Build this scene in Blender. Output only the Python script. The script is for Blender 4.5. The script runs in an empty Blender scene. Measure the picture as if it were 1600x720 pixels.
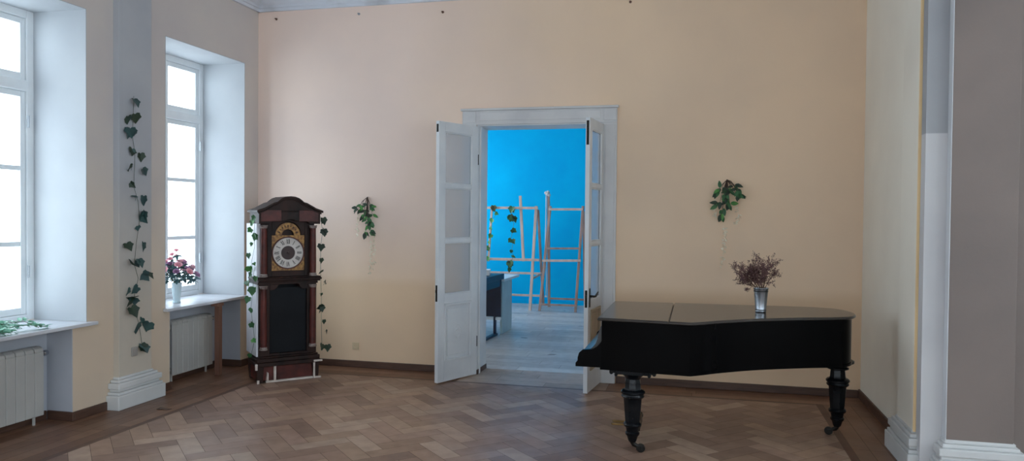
import bpy, bmesh, math, random
from mathutils import Vector, Matrix
random.seed(7)
PI = math.pi
scene = bpy.context.scene
COL = scene.collection

# ------------------------------------------------------------------ camera
F_PX, YAW, PITCH, ROLL, EYE = 1179.96, math.radians(13.789), math.radians(-1.0945), math.radians(0.5316), 1.7
_cy, _sy, _cp, _sp = math.cos(YAW), math.sin(YAW), math.cos(PITCH), math.sin(PITCH)
FWD = Vector((-_sy * _cp, _cy * _cp, _sp))
_r = Vector((_cy, _sy, 0)); _u = _r.cross(FWD)
_c, _s = math.cos(ROLL), math.sin(ROLL)
RGT, UPV = _c * _r + _s * _u, -_s * _r + _c * _u
cam_data = bpy.data.cameras.new('camera')
cam = bpy.data.objects.new('camera', cam_data); COL.objects.link(cam)
cam_data.sensor_width = 36.0; cam_data.lens = F_PX / 1600 * 36.0; cam_data.clip_start = 0.05
M = Matrix.Identity(4)
for i in range(3):
    M[i][0], M[i][1], M[i][2] = RGT[i], UPV[i], -FWD[i]
M[2][3] = EYE
cam.matrix_world = M
scene.camera = cam

def at(px, py, axis, val):
    """point of the plane axis=val seen at a pixel of the photograph (used to measure real positions)"""
    d = (px - 800) / F_PX * RGT - (py - 360) / F_PX * UPV + FWD
    o = Vector((0, 0, EYE)); t = (val - o[axis]) / d[axis]
    return o + t * d

# ------------------------------------------------------------------ materials
def lin(c):
    return tuple((x / 12.92 if x <= 0.04045 else ((x + 0.055) / 1.055) ** 2.4) for x in c)
def hexc(h):
    return lin(tuple(int(h[i:i + 2], 16) / 255 for i in (0, 2, 4)))

def mat(name, col, rough=0.6, metal=0.0, col2=None, nscale=4.0, detail=4.0, bump=0.0, bscale=40.0, coat=0.0, spec=0.5,
        ramp=(0.35, 0.65), stretch=None, sss=0.0):
    m = bpy.data.materials.new(name); m.use_nodes = True
    nt = m.node_tree; b = nt.nodes['Principled BSDF']
    c1 = hexc(col) if isinstance(col, str) else col
    b.inputs['Base Color'].default_value = (*c1, 1)
    b.inputs['Roughness'].default_value = rough
    b.inputs['Metallic'].default_value = metal
    b.inputs['Coat Weight'].default_value = coat
    b.inputs['Coat Roughness'].default_value = 0.08
    b.inputs['Specular IOR Level'].default_value = spec
    tc = nt.nodes.new('ShaderNodeTexCoord'); src = tc.outputs['Object']
    if stretch:
        mp = nt.nodes.new('ShaderNodeMapping'); mp.inputs['Scale'].default_value = stretch
        nt.links.new(src, mp.inputs['Vector']); src = mp.outputs['Vector']
    c2 = hexc(col2) if isinstance(col2, str) else (col2 or tuple(x * 0.9 for x in c1))
    n = nt.nodes.new('ShaderNodeTexNoise'); n.inputs['Scale'].default_value = nscale; n.inputs['Detail'].default_value = detail
    nt.links.new(src, n.inputs['Vector'])
    r = nt.nodes.new('ShaderNodeValToRGB')
    r.color_ramp.elements[0].position, r.color_ramp.elements[1].position = ramp
    r.color_ramp.elements[0].color = (*c1, 1); r.color_ramp.elements[1].color = (*c2, 1)
    nt.links.new(n.outputs['Fac'], r.inputs['Fac']); nt.links.new(r.outputs['Color'], b.inputs['Base Color'])
    if bump:
        n2 = nt.nodes.new('ShaderNodeTexNoise'); n2.inputs['Scale'].default_value = bscale; n2.inputs['Detail'].default_value = 6
        nt.links.new(src, n2.inputs['Vector'])
        bp = nt.nodes.new('ShaderNodeBump'); bp.inputs['Strength'].default_value = bump; bp.inputs['Distance'].default_value = 0.01
        nt.links.new(n2.outputs['Fac'], bp.inputs['Height']); nt.links.new(bp.outputs['Normal'], b.inputs['Normal'])
    return m

def zsplit(m, z, col_above, soft=0.02, wob=0.02):
    """second colour multiplied in above a height (painted dado line on pier_wall, softer tints elsewhere)"""
    nt = m.node_tree; b = nt.nodes['Principled BSDF']
    old = b.inputs['Base Color'].links[0].from_socket
    g = nt.nodes.new('ShaderNodeNewGeometry'); s = nt.nodes.new('ShaderNodeSeparateXYZ'); nt.links.new(g.outputs['Position'], s.inputs[0])
    n = nt.nodes.new('ShaderNodeTexNoise'); n.inputs['Scale'].default_value = 2.0; nt.links.new(g.outputs['Position'], n.inputs['Vector'])
    ma = nt.nodes.new('ShaderNodeMath'); ma.operation = 'MULTIPLY_ADD'; ma.inputs[1].default_value = wob
    nt.links.new(n.outputs['Fac'], ma.inputs[0]); nt.links.new(s.outputs['Z'], ma.inputs[2])
    mr = nt.nodes.new('ShaderNodeMapRange'); mr.inputs['From Min'].default_value = z - soft; mr.inputs['From Max'].default_value = z + soft
    nt.links.new(ma.outputs[0], mr.inputs['Value'])
    mx = nt.nodes.new('ShaderNodeMix'); mx.data_type = 'RGBA'; mx.blend_type = 'MULTIPLY'
    nt.links.new(mr.outputs['Result'], mx.inputs['Factor']); nt.links.new(old, mx.inputs['A'])
    mx.inputs['B'].default_value = (*col_above, 1)
    nt.links.new(mx.outputs['Result'], b.inputs['Base Color'])

def glass_mat(name, tint=(1, 1, 1), haze=0.0):
    m = bpy.data.materials.new(name); m.use_nodes = True; nt = m.node_tree; nt.nodes.clear()
    o = nt.nodes.new('ShaderNodeOutputMaterial'); t = nt.nodes.new('ShaderNodeBsdfTransparent'); t.inputs[0].default_value = (*tint, 1)
    g = nt.nodes.new('ShaderNodeBsdfGlossy'); g.inputs['Roughness'].default_value = 0.03
    fr = nt.nodes.new('ShaderNodeFresnel'); fr.inputs['IOR'].default_value = 1.45
    mx = nt.nodes.new('ShaderNodeMixShader')
    ge = nt.nodes.new('ShaderNodeNewGeometry'); sb = nt.nodes.new('ShaderNodeMath'); sb.operation = 'SUBTRACT'; sb.inputs[0].default_value = 1
    ml = nt.nodes.new('ShaderNodeMath'); ml.operation = 'MULTIPLY'
    nt.links.new(ge.outputs['Backfacing'], sb.inputs[1]); nt.links.new(sb.outputs[0], ml.inputs[0]); nt.links.new(fr.outputs[0], ml.inputs[1])
    nt.links.new(ml.outputs[0], mx.inputs[0]); nt.links.new(t.outputs[0], mx.inputs[1]); nt.links.new(g.outputs[0], mx.inputs[2])
    out = mx
    if haze:                                                # pale diffuse layer mixed over the clear glass
        d = nt.nodes.new('ShaderNodeBsdfDiffuse'); d.inputs[0].default_value = (0.62, 0.66, 0.72, 1)
        tl = nt.nodes.new('ShaderNodeBsdfTranslucent'); tl.inputs[0].default_value = (0.62, 0.66, 0.72, 1)
        h0 = nt.nodes.new('ShaderNodeMixShader'); h0.inputs[0].default_value = 0.5; nt.links.new(d.outputs[0], h0.inputs[1]); nt.links.new(tl.outputs[0], h0.inputs[2])
        h1 = nt.nodes.new('ShaderNodeMixShader'); h1.inputs[0].default_value = haze; nt.links.new(mx.outputs[0], h1.inputs[1]); nt.links.new(h0.outputs[0], h1.inputs[2]); out = h1
    nt.links.new(out.outputs[0], o.inputs[0])
    return m

def floor_mat(name, rough=0.38, tint=(1, 1, 1)):
    m = bpy.data.materials.new(name); m.use_nodes = True; nt = m.node_tree; b = nt.nodes['Principled BSDF']
    a = nt.nodes.new('ShaderNodeVertexColor'); a.layer_name = 'tone'
    tc = nt.nodes.new('ShaderNodeTexCoord')
    n = nt.nodes.new('ShaderNodeTexNoise'); n.inputs['Scale'].default_value = 9; n.inputs['Detail'].default_value = 8
    nt.links.new(tc.outputs['Object'], n.inputs['Vector'])
    r = nt.nodes.new('ShaderNodeValToRGB')
    r.color_ramp.elements[0].position, r.color_ramp.elements[1].position = 0.3, 0.7
    r.color_ramp.elements[0].color = (0.82, 0.80, 0.79, 1); r.color_ramp.elements[1].color = (1.08, 1.08, 1.08, 1)
    nt.links.new(n.outputs['Fac'], r.inputs['Fac'])
    mx = nt.nodes.new('ShaderNodeMix'); mx.data_type = 'RGBA'; mx.blend_type = 'MULTIPLY'; mx.inputs['Factor'].default_value = 1
    nt.links.new(a.outputs['Color'], mx.inputs['A']); nt.links.new(r.outputs['Color'], mx.inputs['B'])
    nt.links.new(mx.outputs['Result'], b.inputs['Base Color'])
    n3 = nt.nodes.new('ShaderNodeTexNoise'); n3.inputs['Scale'].default_value = 1.6; n3.inputs['Detail'].default_value = 5
    nt.links.new(tc.outputs['Object'], n3.inputs['Vector'])
    mr = nt.nodes.new('ShaderNodeMapRange'); mr.inputs['From Min'].default_value = 0.3; mr.inputs['From Max'].default_value = 0.7
    mr.inputs['To Min'].default_value = rough - 0.08; mr.inputs['To Max'].default_value = rough + 0.1
    nt.links.new(n3.outputs['Fac'], mr.inputs['Value']); nt.links.new(mr.outputs['Result'], b.inputs['Roughness'])
    return m

def xglare(m, x0, x1, col, z0=0.9, z1=1.7):
    """window glare put into the wall colour: bluer tint towards one end, above a height"""
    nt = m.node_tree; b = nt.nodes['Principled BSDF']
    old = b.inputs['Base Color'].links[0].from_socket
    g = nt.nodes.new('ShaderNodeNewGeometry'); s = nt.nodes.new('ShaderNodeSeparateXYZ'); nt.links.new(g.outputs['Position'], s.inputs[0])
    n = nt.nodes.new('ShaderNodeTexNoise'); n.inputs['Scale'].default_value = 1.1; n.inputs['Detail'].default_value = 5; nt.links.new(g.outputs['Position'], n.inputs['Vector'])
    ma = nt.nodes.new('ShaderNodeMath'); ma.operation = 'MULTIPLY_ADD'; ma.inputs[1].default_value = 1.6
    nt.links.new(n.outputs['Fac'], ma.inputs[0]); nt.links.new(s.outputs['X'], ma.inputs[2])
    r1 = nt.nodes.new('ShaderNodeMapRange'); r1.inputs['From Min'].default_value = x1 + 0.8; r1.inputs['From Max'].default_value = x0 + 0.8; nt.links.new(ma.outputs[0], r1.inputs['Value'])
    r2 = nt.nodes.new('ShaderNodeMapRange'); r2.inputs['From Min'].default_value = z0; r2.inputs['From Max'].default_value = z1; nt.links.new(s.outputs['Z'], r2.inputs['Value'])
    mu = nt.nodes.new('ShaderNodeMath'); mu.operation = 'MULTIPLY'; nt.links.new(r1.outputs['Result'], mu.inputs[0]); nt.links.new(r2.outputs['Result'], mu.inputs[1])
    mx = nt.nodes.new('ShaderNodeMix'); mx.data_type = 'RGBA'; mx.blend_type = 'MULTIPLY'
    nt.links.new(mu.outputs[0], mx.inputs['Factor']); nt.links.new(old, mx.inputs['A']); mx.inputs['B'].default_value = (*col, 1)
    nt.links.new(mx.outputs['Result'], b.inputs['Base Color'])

MT = {}
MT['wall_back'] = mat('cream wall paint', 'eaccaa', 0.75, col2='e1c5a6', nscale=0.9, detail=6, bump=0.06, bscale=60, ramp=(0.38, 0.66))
zsplit(MT['wall_back'], 1.0, (1.07, 1.10, 1.17), 0.05, 0.06)  # slightly paler and bluer above this height
xglare(MT['wall_back'], -3.2, -0.9, (1.0, 1.05, 1.27))
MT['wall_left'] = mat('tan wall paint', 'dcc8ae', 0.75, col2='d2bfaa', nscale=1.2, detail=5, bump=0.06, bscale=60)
zsplit(MT['wall_left'], 1.7, (0.90, 1.02, 1.29), 0.7, 0.5)  # blue cast of the light put into the upper wall colour
MT['wall_right'] = mat('pale wall paint', 'f3eee1', 0.75, col2='eae4d7', nscale=1.0, detail=5, bump=0.05, bscale=60)
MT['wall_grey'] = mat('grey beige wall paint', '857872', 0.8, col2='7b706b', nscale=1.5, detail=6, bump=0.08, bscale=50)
MT['pier_wall'] = mat('pale grey wall paint', 'd2d2d4', 0.75, col2='c8c8cb', nscale=1.5, detail=5, bump=0.05)
zsplit(MT['pier_wall'], 2.27, (0.62, 0.64, 0.66), 0.004, 0.0)
MT['yellow'] = mat('yellow wall paint', 'ffe2ae', 0.7, col2='f6d8a6', nscale=2)
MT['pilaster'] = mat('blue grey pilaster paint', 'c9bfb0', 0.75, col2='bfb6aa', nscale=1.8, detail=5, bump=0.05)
zsplit(MT['pilaster'], 1.75, (0.80, 0.93, 1.18), 0.6, 0.5)  # bluer towards the top, plain base colour lower down
MT['plaster'] = mat('white plaster', 'd6d7d7', 0.7, col2='cbcdcd', nscale=2.2, detail=5, bump=0.04, bscale=50)
MT['trim'] = mat('white trim paint', 'd6d6d6', 0.45, col2='c9c9cb', nscale=3, detail=6, bump=0.04, bscale=40)
MT['door'] = mat('white door paint', 'dcdfe2', 0.35, col2='cfd3d8', nscale=3, detail=7, bump=0.05, bscale=30)
MT['raw_panel'] = mat('unpainted beige panel', 'b8a68e', 0.6, col2='a8977f', nscale=5, detail=6)
MT['ceiling'] = mat('white ceiling paint', 'd8dade', 0.8, col2='cfd1d4', nscale=1)
MT['cornice'] = mat('stained cornice plaster', 'd4d9e2', 0.7, col2='b0b2b6', nscale=2.2, detail=6, ramp=(0.5, 0.75))
MT['baseboard'] = mat('brown baseboard', '5a4034', 0.5, col2='4a342a', nscale=6, detail=6, stretch=(1, 1, 8))
MT['floor'] = floor_mat('worn parquet', 0.40)
MT['floor_gap'] = mat('dark parquet gap', '3c2c22', 0.8)
MT['laminate'] = floor_mat('pale laminate', 0.35)
MT['blue'] = mat('bright blue wall paint', '00c0f8', 0.9, col2='00b4f2', spec=0.15, nscale=1.2, detail=4)
MT['glass'] = glass_mat('window glass', (0.97, 0.99, 1.0))
MT['door_glass'] = glass_mat('door glass', (0.93, 0.95, 0.96), haze=0.38)
MT['reveal'] = mat('light grey plaster of the window reveals', 'b9bdc1', 0.75, col2='b2b6bb', nscale=2.2, detail=5, bump=0.04, bscale=50)
MT['ivy_vine'] = mat('dark green vine stem', '4a5a4c', 0.7)
MT['niche'] = mat('blue grey niche paint', 'b8bcc5', 0.75, col2='aeb2ba', nscale=2.2, detail=5, bump=0.04, bscale=50)
MT['win_paint'] = mat('white window paint', 'f0f4f6', 0.4, col2='e6ebee', nscale=4, detail=6, bump=0.03)
MT['sill'] = mat('pale stone sill', 'd3d6dc', 0.35, col2='c3c5cc', nscale=5, detail=7)
MT['radiator'] = mat('cream radiator enamel', 'b9b8b4', 0.4, col2='b0afac', nscale=3)
MT['metal_dark'] = mat('dark metal', '2c2a28', 0.4, 0.8)
MT['metal'] = mat('brushed steel', 'b9bfc6', 0.25, 1.0, col2='9aa0a8', nscale=8, stretch=(1, 1, 0.2))
MT['brass'] = mat('aged brass', 'a8895a', 0.35, 0.9, col2='8a6c42', nscale=18, detail=6)
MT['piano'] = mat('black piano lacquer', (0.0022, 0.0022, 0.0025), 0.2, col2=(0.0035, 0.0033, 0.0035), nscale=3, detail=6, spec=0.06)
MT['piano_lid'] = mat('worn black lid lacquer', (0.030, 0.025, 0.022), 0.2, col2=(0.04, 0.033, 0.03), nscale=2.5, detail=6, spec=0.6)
MT['key_cover'] = mat('grey black key cover with wall reflection', (0.05, 0.05, 0.052), 0.32, col2=(0.065, 0.064, 0.066), nscale=5, spec=0.5)  # reflection of the wall put into a lighter grey base colour
MT['piano_leg'] = mat('blue black leg lacquer', (0.004, 0.005, 0.0065), 0.25, col2=(0.006, 0.007, 0.009), nscale=8, spec=0.22)
MT['clock_dark'] = mat('dark walnut', '38231d', 0.5, col2='211715', spec=0.2, nscale=7, detail=8, stretch=(1, 1, 0.25), bump=0.03)
MT['clock_red'] = mat('dark red burl veneer', '64302a', 0.4, col2='3d1f1c', spec=0.25, nscale=9, detail=9, ramp=(0.3, 0.7), bump=0.02)
MT['clock_black'] = mat('black clock recess', '1a1c20', 0.5, col2='15171b', spec=0.12, nscale=4)
MT['clock_side'] = mat('white clock side board', 'dfe0e6', 0.3, col2='cfd0d8', nscale=3, detail=5)
MT['dial_gold'] = mat('gilt dial plate', 'a3783f', 0.45, 0.3, col2='6e4a28', nscale=38, detail=4, ramp=(0.4, 0.6), bump=0.15, bscale=60)
MT['dial_white'] = mat('silvered chapter ring', 'cfc8c2', 0.4, col2='b9b0aa', nscale=12, detail=6)
MT['dial_brown'] = mat('brown dial centre', '3a211d', 0.5, col2='2e1a18', nscale=10)
MT['ink'] = mat('black numeral ink', '17120f', 0.6)
MT['cap'] = mat('worn pale column cap', '9a8f8a', 0.5, col2='6a5650', nscale=25)
MT['white_strip'] = mat('white veneer edging', 'd8cdc6', 0.5, col2='c2b4aa', nscale=14)
MT['ivy'] = mat('ivy leaf green', '2f5a3c', 0.5, col2='3f7040', nscale=11, detail=3)
MT['ivy_dark'] = mat('dark blue green ivy leaf', '2a4446', 0.5, col2='33524f', nscale=11, detail=3)
MT['ivy_light'] = mat('light ivy leaf green', '5f9a4a', 0.5, col2='3f7f42', nscale=14, detail=3)
MT['ivy_shade'] = mat('deep green ivy leaf', '2b3f2c', 0.55, col2='24352a', nscale=11, detail=3)
MT['stem'] = mat('brown green stem', '5b5a3e', 0.7)
MT['twig'] = mat('brown twig', '4a3a30', 0.7)
MT['wist'] = mat('pale wisteria petals', 'efe6d2', 0.6, col2='dccfb6', nscale=20)
MT['sprig'] = mat('pale sage leaf', '9fcbb6', 0.55, col2='6fae93', nscale=14)
MT['dried'] = mat('dried mauve flower', '7d5c5a', 0.85, col2='604545', nscale=20)
MT['dried_stem'] = mat('dried brown stem', '5f4334', 0.8)
MT['rose'] = mat('dusty pink rose', 'fbd3da', 0.6, col2='f0b4c2', nscale=20)
MT['rose_dark'] = mat('mauve rose', 'cfa5c4', 0.6, col2='b08cb6', nscale=20)
MT['rose_leaf'] = mat('dark rose leaf', '3f6468', 0.5, col2='527a7c', nscale=14)
MT['china'] = mat('pale blue white china', 'd7e6ea', 0.2, col2='c6dbe2', nscale=6)
MT['wood_easel'] = mat('pale easel wood', 'dcc4ba', 0.6, col2='c8ada2', nscale=10, detail=6, stretch=(1, 1, 0.2))
MT['wood_easel_dark'] = mat('brown easel wood', 'b0948a', 0.6, col2='967a72', nscale=10, detail=6, stretch=(1, 1, 0.2))
MT['navy'] = mat('navy desk laminate', '1f2a44', 0.4, col2='1a2238', nscale=4)
MT['desk_white'] = mat('white desk laminate', 'd6e2ea', 0.35, col2='cbd8e2', nscale=4)
MT['desk_light'] = mat('pale blue desk end panel', 'a9c3cc', 0.45, col2='9db7c2', nscale=4)
MT['paper'] = mat('white card', 'e6ecf0', 0.6)
MT['post'] = mat('reddish brown wood', '7a5646', 0.55, col2='66463a', nscale=8, detail=6, stretch=(1, 1, 0.15))
MT['cord'] = mat('white cord', 'dcdcdc', 0.7)
MT['plastic'] = mat('white plastic', 'd8c2a0', 0.4)
MT['smoke'] = mat('grey plastic', 'a5a09a', 0.5)

# ------------------------------------------------------------------ mesh helpers
class MB:
    def __init__(self):
        self.v = []; self.f = []; self.mi = []; self.sm = []
    def add(self, vs, fs, mi=0, smooth=False):
        o = len(self.v); self.v += [tuple(x) for x in vs]
        for f in fs:
            self.f.append(tuple(i + o for i in f)); self.mi.append(mi); self.sm.append(smooth)
    def box(self, x0, x1, y0, y1, z0, z1, mi=0, T=None):
        vs = [Vector((x, y, z)) for z in (z0, z1) for y in (y0, y1) for x in (x0, x1)]
        if T: vs = [T @ v for v in vs]
        self.add(vs, [(0, 2, 3, 1), (4, 5, 7, 6), (0, 1, 5, 4), (2, 6, 7, 3), (0, 4, 6, 2), (1, 3, 7, 5)], mi)
    def bar(self, a, b, w, t, up=(0, 0, 1), mi=0):
        a, b = Vector(a), Vector(b); d = (b - a).normalized(); up = Vector(up)
        if abs(d.dot(up)) > 0.98: up = Vector((1, 0, 0))
        s = d.cross(up).normalized(); n = s.cross(d).normalized()
        vs = [p + s * (i * w / 2) + n * (j * t / 2) for p in (a, b) for i, j in ((-1, -1), (1, -1), (1, 1), (-1, 1))]
        self.add(vs, [(3, 2, 1, 0), (4, 5, 6, 7), (0, 1, 5, 4), (1, 2, 6, 5), (2, 3, 7, 6), (3, 0, 4, 7)], mi)
    def tube(self, pts, rad, n=6, mi=0, smooth=True, caps=True):
        pts = [Vector(p) for p in pts]
        rad = rad if isinstance(rad, (list, tuple)) else [rad] * len(pts)
        rings = []; prev = None
        for i, p in enumerate(pts):
            d = (pts[min(i + 1, len(pts) - 1)] - pts[max(i - 1, 0)])
            d = d.normalized() if d.length > 1e-9 else Vector((0, 0, 1))
            if prev is None:
                s = d.cross(Vector((0.31, 0.17, 0.93)))
                if s.length < 1e-3: s = d.cross(Vector((1, 0, 0)))
            else:
                s = prev - d * prev.dot(d)
            s.normalize(); prev = s; t = d.cross(s)
            rings.append([p + (s * math.cos(2 * PI * k / n) + t * math.sin(2 * PI * k / n)) * rad[i] for k in range(n)])
        vs = [v for r in rings for v in r]; fs = []
        for i in range(len(rings) - 1):
            for k in range(n):
                a, b = i * n + k, i * n + (k + 1) % n
                fs.append((a, b, b + n, a + n))
        self.add(vs, fs, mi, smooth)
        if caps:
            o = len(self.v) - len(vs)
            self.f.append(tuple(o + k for k in reversed(range(n)))); self.mi.append(mi); self.sm.append(False)
            self.f.append(tuple(o + len(vs) - n + k for k in range(n))); self.mi.append(mi); self.sm.append(False)
    def lathe(self, prof, n=24, c=(0, 0, 0), mi=0, smooth=True, phase=0.0, caps=True, T=None):
        c = Vector(c); vs = []
        for r, z in prof:
            for k in range(n):
                a = 2 * PI * k / n + phase
                p = Vector((r * math.cos(a), r * math.sin(a), z))
                vs.append((T @ p if T else p) + c)
        fs = []
        for i in range(len(prof) - 1):
            for k in range(n):
                a, b = i * n + k, i * n + (k + 1) % n
                fs.append((a, b, b + n, a + n))
        self.add(vs, fs, mi, smooth)
        if caps:
            o = len(self.v) - len(vs)
            self.f.append(tuple(o + k for k in reversed(range(n)))); self.mi.append(mi); self.sm.append(False)
            self.f.append(tuple(o + len(vs) - n + k for k in range(n))); self.mi.append(mi); self.sm.append(False)
    def prism(self, poly, z0, z1, mi=0, T=None, smooth=False):
        """polygon (x, y) extruded z0..z1; T maps to the world"""
        n = len(poly)
        vs = [Vector((x, y, z0)) for x, y in poly] + [Vector((x, y, z1)) for x, y in poly]
        if T: vs = [T @ v for v in vs]
        self.add(vs, [tuple(reversed(range(n))), tuple(range(n, 2 * n))], mi)
        o = len(self.v) - 2 * n
        for k in range(n):
            self.f.append((o + k, o + (k + 1) % n, o + n + (k + 1) % n, o + n + k)); self.mi.append(mi); self.sm.append(smooth)
    def sphere(self, c, r, n=10, m=6, mi=0, sq=(1, 1, 1)):
        prof = [(max(1e-4, math.sin(PI * i / m)) * r, -math.cos(PI * i / m) * r) for i in range(m + 1)]
        o = len(self.v)
        self.lathe(prof, n, (0, 0, 0), mi, True, caps=False)
        for i in range(o, len(self.v)):
            v = self.v[i]; self.v[i] = (v[0] * sq[0] + c[0], v[1] * sq[1] + c[1], v[2] * sq[2] + c[2])
    def build(self, name, mats, parent=None, bevel=0.0, seg=2, angle=40, recalc=True):
        me = bpy.data.meshes.new(name); me.from_pydata(self.v, [], self.f)
        mats = mats if isinstance(mats, (list, tuple)) else [mats]
        for m in mats: me.materials.append(MT[m] if isinstance(m, str) else m)
        me.polygons.foreach_set('material_index', self.mi); me.polygons.foreach_set('use_smooth', self.sm)
        if recalc:
            bm = bmesh.new(); bm.from_mesh(me); bmesh.ops.recalc_face_normals(bm, faces=bm.faces); bm.to_mesh(me); bm.free()
        me.update()
        if any(self.sm):
            me.set_sharp_from_angle(angle=math.radians(angle))
        o = bpy.data.objects.new(name, me); COL.objects.link(o)
        if parent: o.parent = parent
        if bevel:
            b = o.modifiers.new('bevel', 'BEVEL'); b.width = bevel; b.segments = seg; b.limit_method = 'ANGLE'; b.angle_limit = math.radians(35)
        return o

def tag(o, label=None, cat=None, group=None, kind=None):
    if label: o['label'] = label
    if cat: o['category'] = cat
    if group: o['group'] = group
    if kind: o['kind'] = kind
    return o
def thing(name, label, cat, loc=(0, 0, 0), rz=0.0, group=None, kind=None):
    o = bpy.data.objects.new(name, None); COL.objects.link(o); o.location = loc; o.rotation_euler = (0, 0, rz)
    o.empty_display_size = 0.1
    return tag(o, label, cat, group, kind)
def copy_tree(o, parent=None):
    c = o.copy(); COL.objects.link(c)
    if parent: c.parent = parent
    for ch in list(o.children): copy_tree(ch, c)
    return c
def struct(o, label, cat):
    return tag(o, label, cat, None, 'structure')

# ------------------------------------------------------------------ room dimensions (metres)
XL, XR, YB, YB2 = -4.914, 1.526, 7.746, 8.09     # left wall, right wall, back wall and its far side
YP = 5.50                                          # wall face on the right that looks towards the camera
XO = -5.56                                         # outer face of the left wall
ZC = 4.36                                          # ceiling
YR = -7.6                                          # wall behind the camera
XF = 4.3                                           # right wall of the wide front part
DX0, DX1, DZ = -2.29, -0.95, 2.665                 # door opening
WZ0, WZ1 = 0.79, 3.375                             # window opening heights
WIN = [(6.185, 7.48), (3.94, 5.235), (1.695, 2.99), (-0.55, 0.745), (-2.795, -1.5), (-5.04, -3.745)]
NICHE = [(6.25, 7.41), (4.08, 5.09), (1.835, 2.85), (-0.41, 0.605), (-2.655, -1.64), (-4.9, -3.885)]
RWIN = [(-4.5, -2.9), (-2.2, -0.6), (0.1, 1.7), (2.4, 4.0)]   # unseen windows added for fill light, in the wall behind the camera
SWIN = [(-6.6, -5.0), (-4.2, -2.6), (-1.8, -0.2), (0.6, 2.2), (3.0, 4.6)]   # unseen windows added for fill light, in the far right wall
XB = -4.98                                         # inner face of the blue room's window wall
BY2 = 14.36                                        # blue wall

# ------------------------------------------------------------------ walls
m = MB()
ys = [YR]
for (a, b), (na, nb) in zip(WIN[::-1], NICHE[::-1]):
    m.box(XO, XL, ys[-1], a, 0, ZC)                 # pier between windows
    m.box(XO, XL, a, b, WZ1, ZC)                    # lintel
    m.box(XO, XL, a, na, 0, WZ0 - 0.03)             # niche cheeks
    m.box(XO, XL, nb, b, 0, WZ0 - 0.03)
    m.box(XO, -5.17, na, nb, 0, WZ0 - 0.03)         # niche back
    ys.append(b)
m.box(XO, XL, ys[-1], YB, 0, ZC)
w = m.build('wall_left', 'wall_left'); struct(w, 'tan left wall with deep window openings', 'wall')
m = MB()
for (a, b), (na, nb) in zip(WIN, NICHE):
    m.box(-5.171, -5.165, na, nb, 0, WZ0 - 0.03); m.box(-5.171, XL - 0.002, na, na + 0.005, 0, WZ0 - 0.03); m.box(-5.171, XL - 0.002, nb - 0.005, nb, 0, WZ0 - 0.03)
m.build('niche_lining', 'niche', w)

m = MB()
m.box(XO, DX0, YB, YB2, 0, ZC); m.box(DX1, 1.9, YB, YB2, 0, ZC); m.box(DX0, DX1, YB, YB2, DZ, ZC)
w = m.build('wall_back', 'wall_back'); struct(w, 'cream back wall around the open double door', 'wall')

m = MB(); m.box(XR, XF, YP + 0.02, YB, 0, ZC)
w = m.build('wall_right', 'wall_right'); struct(w, 'pale right wall beside the piano', 'wall')
m = MB(); m.box(1.456, XF, YP, YP + 0.1, 0, ZC)
w = m.build('wall_front', 'pier_wall'); struct(w, 'grey wall face at the right edge turned to the camera', 'wall')
m = MB(); m.box(1.9785, XF, YP - 0.003, YP - 0.0005, 0, ZC); m.build('grey_sheet', 'wall_grey', w)  # thin darker grey sheet over the wall right of the pilaster
m = MB(); yy = YR
for a, b in SWIN:
    m.box(XF, XF + 0.3, yy, a, 0, ZC); m.box(XF, XF + 0.3, a, b, 0, 0.8); m.box(XF, XF + 0.3, a, b, 3.6, ZC); yy = b
m.box(XF, XF + 0.3, yy, YP, 0, ZC)
w = m.build('wall_far_right', 'wall_right'); struct(w, 'pale right wall of the wide front part of the hall', 'wall')
m = MB(); xx = XO
for a, b in RWIN:
    m.box(xx, a, YR - 0.3, YR, 0, ZC); m.box(a, b, YR - 0.3, YR, 0, 0.8); m.box(a, b, YR - 0.3, YR, 3.6, ZC); xx = b
m.box(xx, XF, YR - 0.3, YR, 0, ZC)
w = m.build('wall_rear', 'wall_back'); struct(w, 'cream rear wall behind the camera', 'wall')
m = MB(); m.box(XO, XF + 0.2, YR - 0.2, YB2, ZC, ZC + 0.15)
w = m.build('ceiling', 'ceiling'); struct(w, 'white ceiling of the hall', 'ceiling')

# ------------------------------------------------------------------ parquet floor
def clip(poly, x0, x1, y0, y1):
    def half(ps, ax, val, keep_less):
        out = []
        for i in range(len(ps)):
            a, b = ps[i], ps[(i + 1) % len(ps)]
            ia = a[ax] <= val if keep_less else a[ax] >= val
            ib = b[ax] <= val if keep_less else b[ax] >= val
            if ia: out.append(a)
            if ia != ib:
                t = (val - a[ax]) / (b[ax] - a[ax]); out.append((a[0] + t * (b[0] - a[0]), a[1] + t * (b[1] - a[1])))
        return out
    for ax, v, kl in ((0, x0, False), (0, x1, True), (1, y0, False), (1, y1, True)):
        poly = half(poly, ax, v, kl)
        if len(poly) < 3: return None
    return poly

TONES = [hexc(h) for h in ('9c7d68', 'a58770', '8f7160', '866858', 'ad907b', '967868', '7e6254', 'a08270', 'b39985')]
def floor_mesh(name, polys, matname, z=0.0):
    vs, fs, cols = [], [], []
    for p, c in polys:
        o = len(vs); vs += [(x, y, z) for x, y in p]; fs.append(tuple(range(o, o + len(p)))); cols.append(c)
    me = bpy.data.meshes.new(name); me.from_pydata(vs, [], fs); me.materials.append(MT[matname])
    at_ = me.color_attributes.new('tone', 'FLOAT_COLOR', 'CORNER'); k = 0
    for pl, c in zip(me.polygons, cols):
        for _ in range(pl.loop_total): at_.data[k].color = (*c, 1); k += 1
    me.update()
    o = bpy.data.objects.new(name, me); COL.objects.link(o); return o

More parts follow.
